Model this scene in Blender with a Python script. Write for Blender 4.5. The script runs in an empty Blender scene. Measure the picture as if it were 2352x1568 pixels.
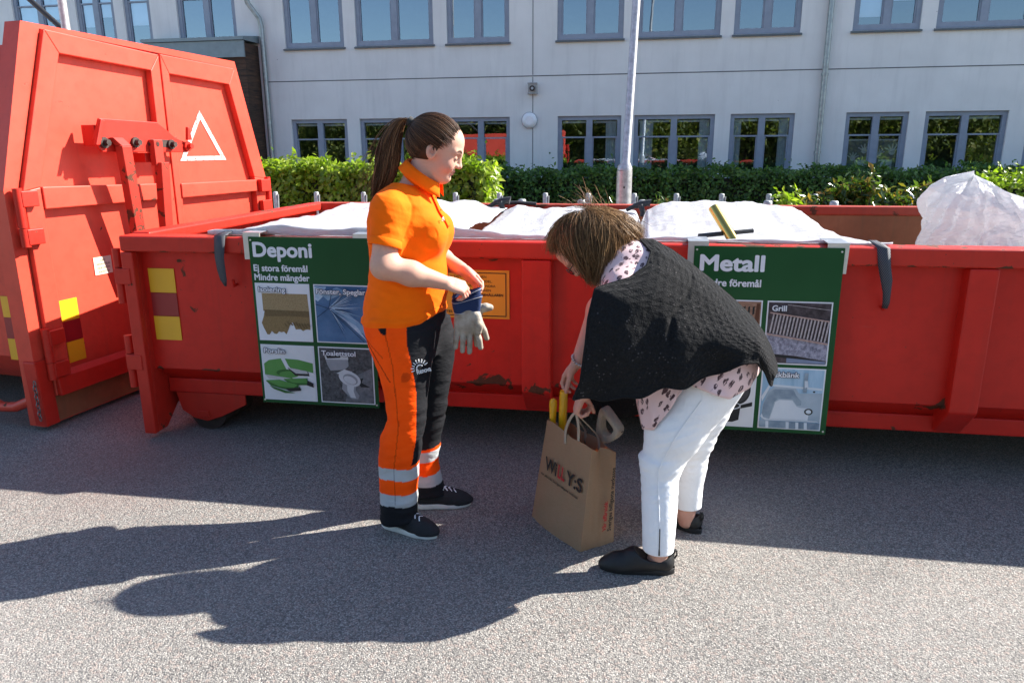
import bpy, bmesh, math, random
import numpy as np
from mathutils import Vector, Matrix
PI = math.pi
rng = np.random.default_rng(7)
random.seed(7)
SC = bpy.context.scene
COL = SC.collection

# ---------------------------------------------------------------- camera
CAMH = 1.57
PITCH, ROLL, YAW = math.radians(14.6), math.radians(-0.3), math.radians(9.8)
def _rot():
    cy, sy = math.cos(YAW), math.sin(YAW)
    rz = np.array([[cy, sy, 0], [-sy, cy, 0], [0, 0, 1]])
    base = np.array([[1, 0, 0], [0, 0, -1], [0, 1, 0.0]])
    c, s = math.cos(PITCH), math.sin(PITCH)
    rx = np.array([[1, 0, 0], [0, c, -s], [0, s, c]])
    c, s = math.cos(ROLL), math.sin(ROLL)
    rr = np.array([[c, -s, 0], [s, c, 0], [0, 0, 1]])
    return rr @ rx @ base @ rz
RC = _rot()
cam_d = bpy.data.cameras.new('camera')
cam = bpy.data.objects.new('camera', cam_d)
COL.objects.link(cam)
cam_d.sensor_width = 36.0
cam_d.lens = 1694.0 / 2352.0 * 36.0
cam_d.clip_start, cam_d.clip_end = 0.05, 500.0
T = RC.T
cam.matrix_world = Matrix(((T[0, 0], -T[0, 1], -T[0, 2], 0), (T[1, 0], -T[1, 1], -T[1, 2], 0), (T[2, 0], -T[2, 1], -T[2, 2], CAMH), (0, 0, 0, 1)))
SC.camera = cam

# ---------------------------------------------------------------- light
SUN_TO = Vector((1.17, 0.575, 1.0)).normalized()           # towards the sun
SUN_EL = math.asin(SUN_TO.z)
SUN_AZ = math.atan2(SUN_TO.x, SUN_TO.y)
W = bpy.data.worlds.new('World'); SC.world = W; W.use_nodes = True
nt = W.node_tree
bg = nt.nodes['Background']
sky = nt.nodes.new('ShaderNodeTexSky')
sky.sky_type = 'NISHITA'; sky.sun_disc = False
sky.sun_elevation = SUN_EL; sky.sun_rotation = SUN_AZ
sky.air_density = 1.0; sky.dust_density = 0.4; sky.ozone_density = 2.0
nt.links.new(sky.outputs[0], bg.inputs['Color'])
bg.inputs['Strength'].default_value = 0.095
sl = bpy.data.lights.new('sun', 'SUN'); sl.energy = 5.0; sl.angle = math.radians(0.53); sl.color = (1.0, 0.95, 0.87)
so = bpy.data.objects.new('sun', sl); COL.objects.link(so)
so.rotation_euler = SUN_TO.to_track_quat('Z', 'Y').to_euler()
so.location = (20, 10, 20)
SC.view_settings.view_transform = 'Standard'; SC.view_settings.look = 'None'
SC.view_settings.gamma = 1.0; SC.view_settings.use_curve_mapping = False
SC.view_settings.exposure = 1.55
SC.cycles.max_bounces = 8

# ---------------------------------------------------------------- small helpers
def ray(u, v):
    return RC.T @ np.array([(u - 1176) / 1694.0, (v - 784) / 1694.0, 1.0])
def onY(u, v, y):
    d = ray(u, v); p = np.array([0, 0, CAMH]) + d * y / d[1]; return Vector(p)
def onZ(u, v, z=0.0):
    d = ray(u, v); p = np.array([0, 0, CAMH]) + d * (z - CAMH) / d[2]; return Vector(p)

def link(o, parent=None):
    COL.objects.link(o)
    if parent is not None: o.parent = parent
    return o
def thing(name, label, cat, loc=(0, 0, 0), rz=0.0, group=None):
    o = bpy.data.objects.new(name, None); link(o)
    o.location = loc; o.rotation_euler = (0, 0, rz); o.empty_display_size = 0.1
    return tag(o, label, cat, group)
def tag(o, label, cat, group=None):
    o['label'] = label; o['category'] = cat
    if group: o['group'] = group
    return o
def structure(o, kind='structure'):
    o['kind'] = kind; return o

def np_mesh(name, v, f, mats, parent=None, smooth=True, col=None, midx=None, uv=None):
    """mesh object out of numpy arrays (f: n x 4 or n x 3)"""
    me = bpy.data.meshes.new(name)
    v = np.ascontiguousarray(v, dtype=np.float32); f = np.ascontiguousarray(f, dtype=np.int32)
    k = f.shape[1]
    me.vertices.add(len(v)); me.vertices.foreach_set('co', v.ravel())
    me.loops.add(f.size); me.loops.foreach_set('vertex_index', f.ravel())
    me.polygons.add(len(f))
    me.polygons.foreach_set('loop_start', np.arange(0, f.size, k, dtype=np.int32))
    me.polygons.foreach_set('loop_total', np.full(len(f), k, dtype=np.int32))
    if midx is not None: me.polygons.foreach_set('material_index', np.ascontiguousarray(midx, dtype=np.int32))
    me.update(calc_edges=True)
    me.polygons.foreach_set('use_smooth', np.full(len(f), bool(smooth)))
    if col is not None:
        a = me.attributes.new('tint', 'FLOAT_COLOR', 'POINT')
        c = np.ones((len(v), 4), np.float32); c[:, :3] = col
        a.data.foreach_set('color', c.ravel())
    if uv is not None:
        a = me.attributes.new('flow', 'FLOAT_VECTOR', 'POINT')
        c = np.zeros((len(v), 3), np.float32); c[:, :uv.shape[1]] = uv
        a.data.foreach_set('vector', c.ravel())
    for m in (mats if isinstance(mats, (list, tuple)) else [mats]): me.materials.append(m)
    me.validate(clean_customdata=False)
    return link(bpy.data.objects.new(name, me), parent)

class MB:
    """collects boxes, prisms, tubes ... and links them as one mesh object"""
    def __init__(s): s.v = []; s.f = []; s.m = []; s.sm = []
    def add(s, vs, fs, m=0, sm=False):
        b = len(s.v); s.v += [tuple(map(float, p)) for p in vs]
        for f in fs: s.f.append([b + i for i in f]); s.m.append(m); s.sm.append(sm)
        return s
    def box(s, lo, hi, m=0):
        (a, b, c), (d, e, g) = lo, hi
        return s.add([(a, b, c), (d, b, c), (d, e, c), (a, e, c), (a, b, g), (d, b, g), (d, e, g), (a, e, g)],
                     [(3, 2, 1, 0), (4, 5, 6, 7), (0, 1, 5, 4), (1, 2, 6, 5), (2, 3, 7, 6), (3, 0, 4, 7)], m)
    def hexa(s, p, m=0):            # eight corners: bottom ring then top ring
        return s.add(p, [(3, 2, 1, 0), (4, 5, 6, 7), (0, 1, 5, 4), (1, 2, 6, 5), (2, 3, 7, 6), (3, 0, 4, 7)], m)
    def prism(s, poly, fn, d0, d1, m=0):   # poly of (a,b); fn(a,b,d) -> xyz
        n = len(poly)
        vs = [fn(a, b, d0) for a, b in poly] + [fn(a, b, d1) for a, b in poly]
        fs = [tuple(range(n)), tuple(range(2 * n - 1, n - 1, -1))] + [(i, n + i, n + (i + 1) % n, (i + 1) % n) for i in range(n)]
        return s.add(vs, fs, m)
    def face(s, pts, m=0): return s.add(pts, [tuple(range(len(pts)))], m)
    def tube(s, pts, r, n=10, m=0, caps=True, flat=1.0):
        pts = [Vector(p) for p in pts]; k = len(pts)
        rs = r if isinstance(r, (list, tuple)) else [r] * k
        vs = []; up = None
        for i, p in enumerate(pts):
            d = (pts[min(i + 1, k - 1)] - pts[max(i - 1, 0)]).normalized()
            if up is None:
                up = Vector((0, 0, 1)) if abs(d.z) < 0.9 else Vector((1, 0, 0))
            x = d.cross(up).normalized(); y = x.cross(d).normalized(); up = y
            for j in range(n):
                a = 2 * PI * j / n
                vs.append(p + (x * math.cos(a) + y * math.sin(a) * flat) * rs[i])
        fs = [(i * n + j, i * n + (j + 1) % n, (i + 1) * n + (j + 1) % n, (i + 1) * n + j) for i in range(k - 1) for j in range(n)]
        s.add(vs, fs, m, True)
        if caps:
            s.add(vs[:n], [tuple(range(n))], m); s.add(vs[-n:], [tuple(range(n - 1, -1, -1))], m)
        return s
    def cyl(s, p, q, r, n=20, m=0): return s.tube([p, q], r, n, m)
    def build(s, name, mats, parent=None, bevel=0.0, seg=2, fix=True):
        me = bpy.data.meshes.new(name)
        me.from_pydata(s.v, [], s.f)
        for p, mi, sm in zip(me.polygons, s.m, s.sm): p.material_index = mi; p.use_smooth = sm
        for m in (mats if isinstance(mats, (list, tuple)) else [mats]): me.materials.append(m)
        if fix:
            bm = bmesh.new(); bm.from_mesh(me); bmesh.ops.recalc_face_normals(bm, faces=bm.faces); bm.to_mesh(me); bm.free()
        me.update()
        o = link(bpy.data.objects.new(name, me), parent)
        if bevel:
            b = o.modifiers.new('bevel', 'BEVEL'); b.width = bevel; b.segments = seg; b.limit_method = 'ANGLE'; b.angle_limit = math.radians(40)
            b.harden_normals = False
        return o

# ---------------------------------------------------------------- materials
MATS = {}
def nodes(m):
    m.use_nodes = True; t = m.node_tree
    return t, t.nodes['Principled BSDF']
def N(t, kind, **kw):
    n = t.nodes.new(kind)
    for k, v in kw.items():
        if k in n.inputs: n.inputs[k].default_value = v
        else: setattr(n, k, v)
    return n
def ramp(t, src, stops):
    r = t.nodes.new('ShaderNodeValToRGB'); e = r.color_ramp.elements
    while len(e) < len(stops): e.new(0.5)
    for i, (p, c) in enumerate(stops):
        e[i].position = p; e[i].color = (c, c, c, 1) if not isinstance(c, (tuple, list)) else tuple(c) + (1,)
    if src is not None: t.links.new(src, r.inputs[0])
    return r.outputs[0]
def mixc(t, fac, a, b, mode='MIX'):
    n = t.nodes.new('ShaderNodeMix'); n.data_type = 'RGBA'; n.blend_type = mode; n.clamp_factor = True
    for s, v in ((n.inputs[0], fac), (n.inputs[6], a), (n.inputs[7], b)):
        if hasattr(v, 'is_linked'): t.links.new(v, s)
        elif isinstance(v, (int, float)): s.default_value = v if s.type == 'VALUE' else (v, v, v, 1)
        else: s.default_value = tuple(v) + (1,)
    return n.outputs[2]
def math_(t, op, a, b=0.0):
    n = t.nodes.new('ShaderNodeMath'); n.operation = op
    for s, v in ((n.inputs[0], a), (n.inputs[1], b)):
        if hasattr(v, 'is_linked'): t.links.new(v, s)
        else: s.default_value = v
    return n.outputs[0]
def coords(t, scale=(1, 1, 1), kind='Object', rot=(0, 0, 0)):
    c = t.nodes.new('ShaderNodeTexCoord'); mp = t.nodes.new('ShaderNodeMapping')
    mp.inputs['Scale'].default_value = scale; mp.inputs['Rotation'].default_value = rot
    t.links.new(c.outputs[kind], mp.inputs['Vector']); return mp.outputs[0]
def noise(t, vec, scale, detail=4, rough=0.55, dist=0.0):
    n = N(t, 'ShaderNodeTexNoise', Scale=scale, Detail=detail, Roughness=rough, Distortion=dist)
    t.links.new(vec, n.inputs['Vector']); return n.outputs['Fac']
def bump(t, p, h, strength, dist=0.01):
    b = N(t, 'ShaderNodeBump', Strength=strength, Distance=dist); t.links.new(h, b.inputs['Height'])
    t.links.new(b.outputs[0], p.inputs['Normal']); return b
def mat(name, base, rough=0.6, var=0.12, vscale=6.0, metal=0.0, spec=0.5, bmp=None, stretch=(1, 1, 1), col2=None, attr=False):
    """plain material: base colour with a gentle uneven variation, optional bump (scale, strength, distance)"""
    if name in MATS: return MATS[name]
    m = bpy.data.materials.new(name); t, p = nodes(m); MATS[name] = m
    v = coords(t, stretch)
    n = noise(t, v, vscale, 5)
    lo = tuple(c * (1 - var) for c in base); hi = tuple(min(1, c * (1 + var)) for c in base)
    if col2: lo, hi = base, col2
    c = ramp(t, n, [(0.3, lo), (0.7, hi)])
    if attr:
        a = N(t, 'ShaderNodeAttribute', attribute_name='tint')
        c = mixc(t, 1.0, a.outputs['Color'], c, 'MULTIPLY')
    t.links.new(c, p.inputs['Base Color'])
    p.inputs['Roughness'].default_value = rough; p.inputs['Metallic'].default_value = metal
    p.inputs['Specular IOR Level'].default_value = spec
    if bmp: bump(t, p, noise(t, v, bmp[0], 4), bmp[1], bmp[2] if len(bmp) > 2 else 0.01)
    return m
def paint(name, base, rust=0.66, scale=1.6, rough=0.42, dull=0.25, bands=()):
    """sprayed steel: faded paint, chips of brown rust, scratches, slightly dented"""
    m = bpy.data.materials.new(name); t, p = nodes(m); MATS[name] = m
    v = coords(t)
    big = noise(t, v, 1.3, 4); fine = noise(t, v, 14, 6, 0.6)
    c = mixc(t, ramp(t, big, [(0.3, 0.0), (0.72, 1.0)]), base, tuple(min(1, b * (1 + dull) + 0.006) for b in base))
    c = mixc(t, ramp(t, fine, [(0.45, 0.0), (0.8, 0.35)]), c, tuple(b * 0.6 for b in base))
    st = noise(t, coords(t, (9, 9, 0.5)), 2.0, 5, 0.6)
    c = mixc(t, ramp(t, st, [(0.56, 0.0), (0.8, 0.4)]), c, (base[0] * .55, base[1] * .9 + .01, base[2] * .9 + .01))
    r1 = noise(t, v, 5.5 * scale, 8, 0.62, 0.6); r2 = noise(t, v, 1.1, 2)
    rm = math_(t, 'ADD', r1, math_(t, 'MULTIPLY', math_(t, 'SUBTRACT', r2, 0.5), 0.45))
    if bands:       # wear along folds and edges at given heights
        sx = t.nodes.new('ShaderNodeSeparateXYZ'); t.links.new(v, sx.inputs[0])
        for zc, wd, amt in bands:
            q = math_(t, 'DIVIDE', math_(t, 'SUBTRACT', sx.outputs['Z'], zc), wd)
            rm = math_(t, 'ADD', rm, math_(t, 'MULTIPLY', math_(t, 'MAXIMUM', math_(t, 'SUBTRACT', 1.0, math_(t, 'ABSOLUTE', q)), 0.0), amt))
    mask = ramp(t, rm, [(rust, 0.0), (rust + 0.02, 1.0)])
    scr = noise(t, coords(t, (3, 3, 40), 'Object', (0, .5, 0)), 1.6, 6, .7); c = mixc(t, math_(t, 'MULTIPLY', ramp(t, scr, [(.66, 0.0), (.72, .5)]), ramp(t, r2, [(.5, 0.0), (.6, 1.0)])), c, (base[0] * .8 + .1, base[1] + .10, base[2] + .09))
    c = mixc(t, mask, c, mixc(t, noise(t, v, 60, 3), (0.055, 0.022, 0.012), (0.13, 0.05, 0.025)))
    sp = N(t, 'ShaderNodeTexVoronoi', Scale=26.0); t.links.new(v, sp.inputs['Vector'])
    sm = math_(t, 'MULTIPLY', ramp(t, sp.outputs['Distance'], [(0.05, 1.0), (0.09, 0.0)]), ramp(t, noise(t, v, 3.0, 2), [(0.55, 0.0), (0.62, 1.0)]))
    c = mixc(t, sm, c, (0.05, 0.02, 0.012))
    t.links.new(c, p.inputs['Base Color'])
    ro = mixc(t, mask, rough, 0.85); t.links.new(ro, p.inputs['Roughness'])
    h = math_(t, 'ADD', math_(t, 'MULTIPLY', noise(t, v, 2.2, 3), 1.0), math_(t, 'MULTIPLY', fine, 0.05))
    p.inputs['Specular IOR Level'].default_value = 0.3
    bump(t, p, math_(t, 'SUBTRACT', h, math_(t, 'MULTIPLY', mask, 0.06)), 0.35, 0.02)
    return m
# ================================================================ THE SETTING
# ---- asphalt
def asphalt():
    m = bpy.data.materials.new('asphalt'); t, p = nodes(m)
    v = coords(t)
    vo = N(t, 'ShaderNodeTexVoronoi', Scale=185.0); t.links.new(v, vo.inputs['Vector'])
    vo2 = N(t, 'ShaderNodeTexVoronoi', Scale=80.0); t.links.new(v, vo2.inputs['Vector'])
    sep = t.nodes.new('ShaderNodeSeparateColor'); t.links.new(vo.outputs['Color'], sep.inputs[0])
    sep2 = t.nodes.new('ShaderNodeSeparateColor'); t.links.new(vo2.outputs['Color'], sep2.inputs[0])
    c = ramp(t, sep.outputs[0], [(0.0, (0.135, 0.127, 0.117)), (0.4, (0.245, 0.231, 0.210)), (0.75, (0.318, 0.299, 0.270)), (1.0, (0.45, 0.427, 0.39))])
    pink = ramp(t, sep2.outputs[1], [(0.72, 0.0), (0.85, 0.45)])
    c = mixc(t, pink, c, (0.36, 0.27, 0.23))
    gap = ramp(t, vo.outputs['Distance'], [(0.42, 0.0), (0.75, 0.75)])
    c = mixc(t, gap, c, (0.085, 0.08, 0.08))
    big = noise(t, v, 0.9, 5); c = mixc(t, ramp(t, noise(t, v, 3.1, 4, .6, 1.2), [(.56, 0.0), (.7, .30)]), c, (0.16, 0.15, 0.14)); c = mixc(t, ramp(t, noise(t, v, 0.45, 3), [(.5, 0.0), (.62, .25)]), c, (.34, .32, .30)); c = mixc(t, ramp(t, big, [(0.35, 0.22), (0.6, 0.0)]), c, (0.15, 0.145, 0.14))
    # trodden reddish paint dust by the doors of the containers
    dv = N(t, 'ShaderNodeVectorMath', operation='DISTANCE'); t.links.new(v, dv.inputs[0]); dv.inputs[1].default_value = (-2.55, 3.25, 0)
    dm = math_(t, 'MULTIPLY', ramp(t, math_(t, 'ADD', dv.outputs['Value'], math_(t, 'MULTIPLY', noise(t, v, 5, 4), 0.5)), [(0.35, 0.5), (1.0, 0.0)]), 0.8)
    c = mixc(t, dm, c, (0.20, 0.11, 0.10))
    t.links.new(c, p.inputs['Base Color'])
    p.inputs['Roughness'].default_value = 0.9; p.inputs['Specular IOR Level'].default_value = 0.15
    h = math_(t, 'ADD', math_(t, 'MULTIPLY', math_(t, 'SUBTRACT', 0.8, vo.outputs['Distance']), 0.7), math_(t, 'MULTIPLY', math_(t, 'SUBTRACT', 0.8, vo2.outputs['Distance']), 0.6))
    h = math_(t, 'ADD', h, math_(t, 'MULTIPLY', sep.outputs[2], 0.5))
    bump(t, p, h, 0.75, 0.006)
    return m
g = MB().face([(-60, -60, 0), (60, -60, 0), (60, 60, 0), (-60, 60, 0)]).build('ground', asphalt())
structure(g)
soil = mat('soil', (0.09, 0.065, 0.045), 0.95, 0.4, 9, bmp=(30, 0.6, 0.02))
lb = MB().box((-9.2, 11.2, -0.05), (9, 16.3, 0.06)).build('planting_bed', soil); structure(lb)

# ---- office building
FA = math.radians(-0.7)
plaster = mat('pale_plaster', (0.68, 0.685, 0.675), 0.85, 0.06, 1.4, bmp=(90, 0.15, 0.004))
t = plaster.node_tree; p = t.nodes['Principled BSDF']; v = coords(t, (2.2, 1, .22)); src = p.inputs['Base Color'].links[0].from_socket
st_ = noise(t, v, 2.4, 6, .65); v2 = coords(t); sp_ = N(t, 'ShaderNodeTexVoronoi', Scale=2.6); t.links.new(v2, sp_.inputs['Vector'])
c = mixc(t, ramp(t, st_, [(.50, 0.0), (.75, .22)]), src, (.36, .37, .37)); c = mixc(t, ramp(t, sp_.outputs['Distance'], [(.018, .8), (.03, 0.0)]), c, (.12, .12, .12)); t.links.new(c, p.inputs['Base Color'])
frame_m = mat('window_frame_grey', (0.235, 0.275, 0.345), 0.45, 0.08, 8)
sill_m = mat('sill_metal', (0.11, 0.125, 0.135), 0.4, 0.15, 10, metal=0.4)
zinc = mat('zinc_pipe', (0.30, 0.335, 0.34), 0.42, 0.22, 14, metal=0.6)
dark_in = mat('room_dark', (0.10, 0.10, 0.09), 0.9)
blind_m = mat('window_blind', (0.84, 0.88, 0.92), 0.7, 0.05, 4)
curtain_m = mat('curtain_cloth', (0.75, 0.80, 0.80), 0.9, 0.2, 2.0, stretch=(18, 18, 0.4))
def pane_mat():
    m = bpy.data.materials.new('window_glass'); t, p = nodes(m)
    tr = N(t, 'ShaderNodeBsdfTransparent'); tr.inputs[0].default_value = (0.75, 0.82, 0.86, 1)
    gl = N(t, 'ShaderNodeBsdfGlossy', Roughness=0.0); gl.inputs[0].default_value = (0.70, 0.86, 1.0, 1)  # blue of the mirrored sky put into the gloss colour
    b = N(t, 'ShaderNodeBump', Strength=0.02, Distance=0.05); t.links.new(noise(t, coords(t), 1.6, 2), b.inputs['Height']); t.links.new(b.outputs[0], gl.inputs['Normal'])
    f = N(t, 'ShaderNodeFresnel', IOR=1.5)
    fac = math_(t, 'MINIMUM', math_(t, 'ADD', math_(t, 'MULTIPLY', f.outputs[0], 1.2), 0.19), 0.9)
    mx = t.nodes.new('ShaderNodeMixShader'); t.links.new(fac, mx.inputs[0]); t.links.new(tr.outputs[0], mx.inputs[1]); t.links.new(gl.outputs[0], mx.inputs[2])
    t.links.new(mx.outputs[0], t.nodes['Material Output'].inputs['Surface']); return m
glass = pane_mat()
bld = thing('office_building', 'long pale plaster office building with two rows of grey framed windows', 'building', (0, 16.5, 0), FA)
WIN = []   # x0, x1, z0, z1, style
LO, HI = (0.75, 2.25), (3.78, 5.3)
for x0, x1 in ((-8.0, -6.64), (-6.34, -4.57), (-4.2, -2.88), (-1.83, -0.47), (-0.2, 1.46), (1.77, 3.04), (4.02, 5.2), (5.5, 7.0), (7.35, 8.6)): WIN.append((x0, x1) + LO)
for x0, x1 in ((-14.9, -13.5), (-13.2, -12.2), (-11.95, -11.27), (-10.6, -9.15), (-8.0, -6.6), (-6.32, -4.55), (-4.25, -2.88), (-1.86, -0.48), (-0.21, 1.46), (1.72, 3.0), (3.97, 5.2), (5.48, 7.15), (7.5, 8.8)): WIN.append((x0, x1) + HI)
BX0, BX1, BZ1 = -18.0, 12.0, 6.6
def facade():
    mb = MB()
    xs = sorted({BX0, BX1, *[w[0] for w in WIN], *[w[1] for w in WIN]})
    zs = sorted({0.0, BZ1, *LO, *HI})
    for i in range(len(xs) - 1):
        for k in range(len(zs) - 1):
            cx, cz = (xs[i] + xs[i + 1]) / 2, (zs[k] + zs[k + 1]) / 2
            if any(w[0] < cx < w[1] and w[2] < cz < w[3] for w in WIN): continue
            mb.face([(xs[i], 0, zs[k]), (xs[i + 1], 0, zs[k]), (xs[i + 1], 0, zs[k + 1]), (xs[i], 0, zs[k + 1])])
    for x0, x1, z0, z1 in WIN:      # reveals
        d = 0.16
        mb.face([(x0, 0, z0), (x0, d, z0), (x0, d, z1), (x0, 0, z1)]); mb.face([(x1, 0, z0), (x1, 0, z1), (x1, d, z1), (x1, d, z0)])
        mb.face([(x0, 0, z1), (x0, d, z1), (x1, d, z1), (x1, 0, z1)]); mb.face([(x0, 0, z0), (x1, 0, z0), (x1, d, z0), (x0, d, z0)])
    for a, b in (((BX0, 0), (BX0, 9)), ((BX1, 9), (BX1, 0)), ((BX0, 9), (BX1, 9))):
        mb.face([(a[0], a[1], 0), (b[0], b[1], 0), (b[0], b[1], BZ1), (a[0], a[1], BZ1)])
    mb.face([(BX0, 0, BZ1), (BX1, 0, BZ1), (BX1, 9, BZ1), (BX0, 9, BZ1)])
    return mb
facade().build('wall', plaster, bld, fix=False)
MB().box((BX0 - .3, -0.35, BZ1 + .003), (BX1 + .3, 9.3, BZ1 + .25)).build('roof', sill_m, bld)
jm = mat('joint_dark', (0.12, 0.13, 0.14), 0.9)
j = MB(); j.box((-8.6, -0.004, 3.07), (BX1, 0.004, 3.09)); j.box((-2.38, -0.004, 0.3), (-2.365, 0.004, 3.06)); j.box((-2.38, -0.004, 3.1), (-2.365, 0.004, BZ1)); j.build('wall_joint', jm, bld)
room = MB()
for z0, z1 in ((0.3, 3.0), (3.3, 6.3)):
    room.add([(BX0 + .2, 2.6, z0), (BX1 - .2, 2.6, z0), (BX1 - .2, 2.6, z1), (BX0 + .2, 2.6, z1), (BX0 + .2, .3, z0), (BX1 - .2, .3, z0), (BX1 - .2, .3, z1), (BX0 + .2, .3, z1)], [(0, 1, 2, 3), (0, 4, 5, 1), (3, 2, 6, 7)])
room.build('interior', dark_in, bld)
for wi, (x0, x1, z0, z1) in enumerate(WIN):
    mb = MB(); fw = 0.085; y0, y1 = 0.05, 0.115
    lower = z0 < 2
    mb.box((x0, y0, z0), (x0 + fw, y1, z1)); mb.box((x1 - fw, y0, z0), (x1, y1, z1))
    mb.box((x0 + fw, y0, z1 - fw), (x1 - fw, y1, z1)); mb.box((x0 + fw, y0, z0), (x1 - fw, y1, z0 + fw + 0.03))
    if x1 - x0 > 0.9:
        xm = (x0 + x1) / 2; mb.box((xm - 0.065, y0 - .004, z0 + fw + .03), (xm + 0.065, y1, z1 - fw)); halves = [(x0 + fw, xm - .065), (xm + .065, x1 - fw)]
    else: halves = [(x0 + fw, x1 - fw)]
    zb = z1 - 0.44 if lower else z0 + 1.12
    for a, b in halves:
        mb.box((a, y0 + .012, zb - 0.016), (b, y1 - .004, zb + 0.016))
        mb.box((a, y0 + .02, z0 + fw + .03), (a + .03, y1 - .004, zb - .016)); mb.box((b - .03, y0 + .02, z0 + fw + .03), (b, y1 - .004, zb - .016))
    w = mb.build('window', frame_m, bld)
    pn = MB()
    for a, b in halves: pn.face([(a - .01, .1, z0 + .05), (b + .01, .1, z0 + .05), (b + .01, .1, z1 - .05), (a - .01, .1, z1 - .05)])
    pn.build('pane', glass, w, fix=False)
    sl_ = MB().hexa([(x0 - .03, -0.06, z0 - .05), (x1 + .03, -0.06, z0 - .05), (x1 + .03, 0.05, z0 - .05), (x0 - .03, 0.05, z0 - .05), (x0 - .03, -0.06, z0 - .022), (x1 + .03, -0.06, z0 - .022), (x1 + .03, 0.05, z0 + .012), (x0 - .03, 0.05, z0 + .012)])
    sl_.build('sill', sill_m, w)
    bl = MB()
    for a, b in halves:
        bl.box((a + .02, .135, z1 - .145), (b - .02, .16, z1 - .105))
    if lower: bl.build('blind', blind_m, w)
    cu = []
    if lower:
        if wi == 3: cu = [(x1 - .33, x1 - .1)]
        if wi == 4: cu = [(x0 + .12, x0 + .40), (x1 - .30, x1 - .09)]
        if wi == 5: cu = [(x0 + .09, x0 + .24), (x1 - .28, x1 - .09)]
    if cu:
        for a, b in cu:
            cm = MB(); n = 24
            pts = [(a + (b - a) * i / n, .155 + .016 * math.sin(i * 2.1)) for i in range(n + 1)]
            cm.add([(x, y, z0 + .1) for x, y in pts] + [(x, y, z1 - .1) for x, y in pts], [(i, i + 1, n + 2 + i, n + 1 + i) for i in range(n)], 0, True)
            cm.build('curtain', curtain_m, w, fix=False)
    if not lower and wi - 9 in (0, 1, 2, 10):
        b2 = MB()
        for hi_, (a, b) in enumerate(halves): b2.box((a + .01, .13, z1 - (.70 if hi_ else .9) * (1.4 if wi == 19 else 1)), (b - .01, .14, z1 - .1))
        b2.build('blind', blind_m, w)
    if wi == 6:      # reflected mural modelled as a pale card with hand shapes behind the pane
        cut = MB(); a, b = x0 + .12, x1 - .12
        cut.box((a, .145, 1.0), (b, .15, 1.72)); cut.build('mural_reflection', mat('mural_grey', (0.26, 0.26, 0.25), .9), w)
        hands = MB(); r2 = random.Random(3)
        for hx, hz, s in ((a + .12, 1.35, .10), (a + .33, 1.5, .11), (a + .62, 1.43, .09), (a + .86, 1.48, .13)):
            hands.cyl((hx, .139, hz), (hx, .144, hz), s * .5, 14)
            for q in range(5):
                an = PI * (.15 + .175 * q); hands.tube([(hx, .141, hz), (hx + math.cos(an) * s * 1.25, .141, hz + math.sin(an) * s * 1.25)], s * .13, 6)
        for hx in (a + .16, a + .62): hands.box((hx, .138, 1.05), (hx + .26, .143, 1.32))
        hands.box((a, .137, 1.70), (b, .144, 1.73))
        hands.build('mural_hands', mat('mural_white', (0.85, 0.83, 0.78), .9), w)
# rain pipes, wall lamp, sounder box
dp = MB().tube([(3.52, -0.09, 0), (3.52, -0.09, 6.5)], 0.055, 14)
for z in (1.45, 2.95, 4.6): dp.cyl((3.52, -0.09, z), (3.52, -0.09, z + .05), 0.068, 14)
dp.build('drainpipe', zinc, bld)
MB().tube([(-8.5, -0.09, 0), (-8.5, -0.09, 4.25), (-8.52, -0.1, 4.4), (-8.72, -0.2, 4.72), (-8.74, -0.25, 4.9), (-8.74, -0.25, 6.5)], 0.055, 14).build('drainpipe', zinc, bld)
lam = MB(); lam.tube([(-2.44, -0.001, 2.17), (-2.44, -0.05, 2.17), (-2.44, -0.075, 2.17), (-2.44, -0.09, 2.17)], [0.16, 0.16, 0.14, 0.09], 28)
lam.build('wall_lamp', mat('opal_plastic', (0.78, 0.80, 0.82), 0.35), bld)
MB().tube([(-2.44, -0.003, 2.17), (-2.44, -0.03, 2.17)], [0.178, 0.178], 28).build('lamp_rim', mat('grey_metal', (0.42, 0.44, 0.46), 0.5), bld)
sb = MB(); sb.box((-2.46, -0.10, 2.71), (-2.27, -0.001, 2.93)); sb.box((-2.47, -0.115, 2.70), (-2.26, -0.10, 2.735)); sb.box((-2.47, -0.115, 2.905), (-2.26, -0.10, 2.94))
sb.build('sounder_box', mat('weathered_grey', (0.33, 0.33, 0.32), 0.6, 0.3, 20), bld, 0.012)
MB().tube([(-2.365, -0.10, 2.82), (-2.365, -0.145, 2.82)], [0.055, 0.06], 20).build('horn', mat('black_plastic', (0.02, 0.02, 0.02), 0.4), bld)
MB().tube([(-2.365, -0.146, 2.82), (-2.365, -0.152, 2.82)], [0.028, 0.026], 16).build('horn_centre', mat('grey_metal', (0.42, 0.44, 0.46), 0.5), bld)
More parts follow.
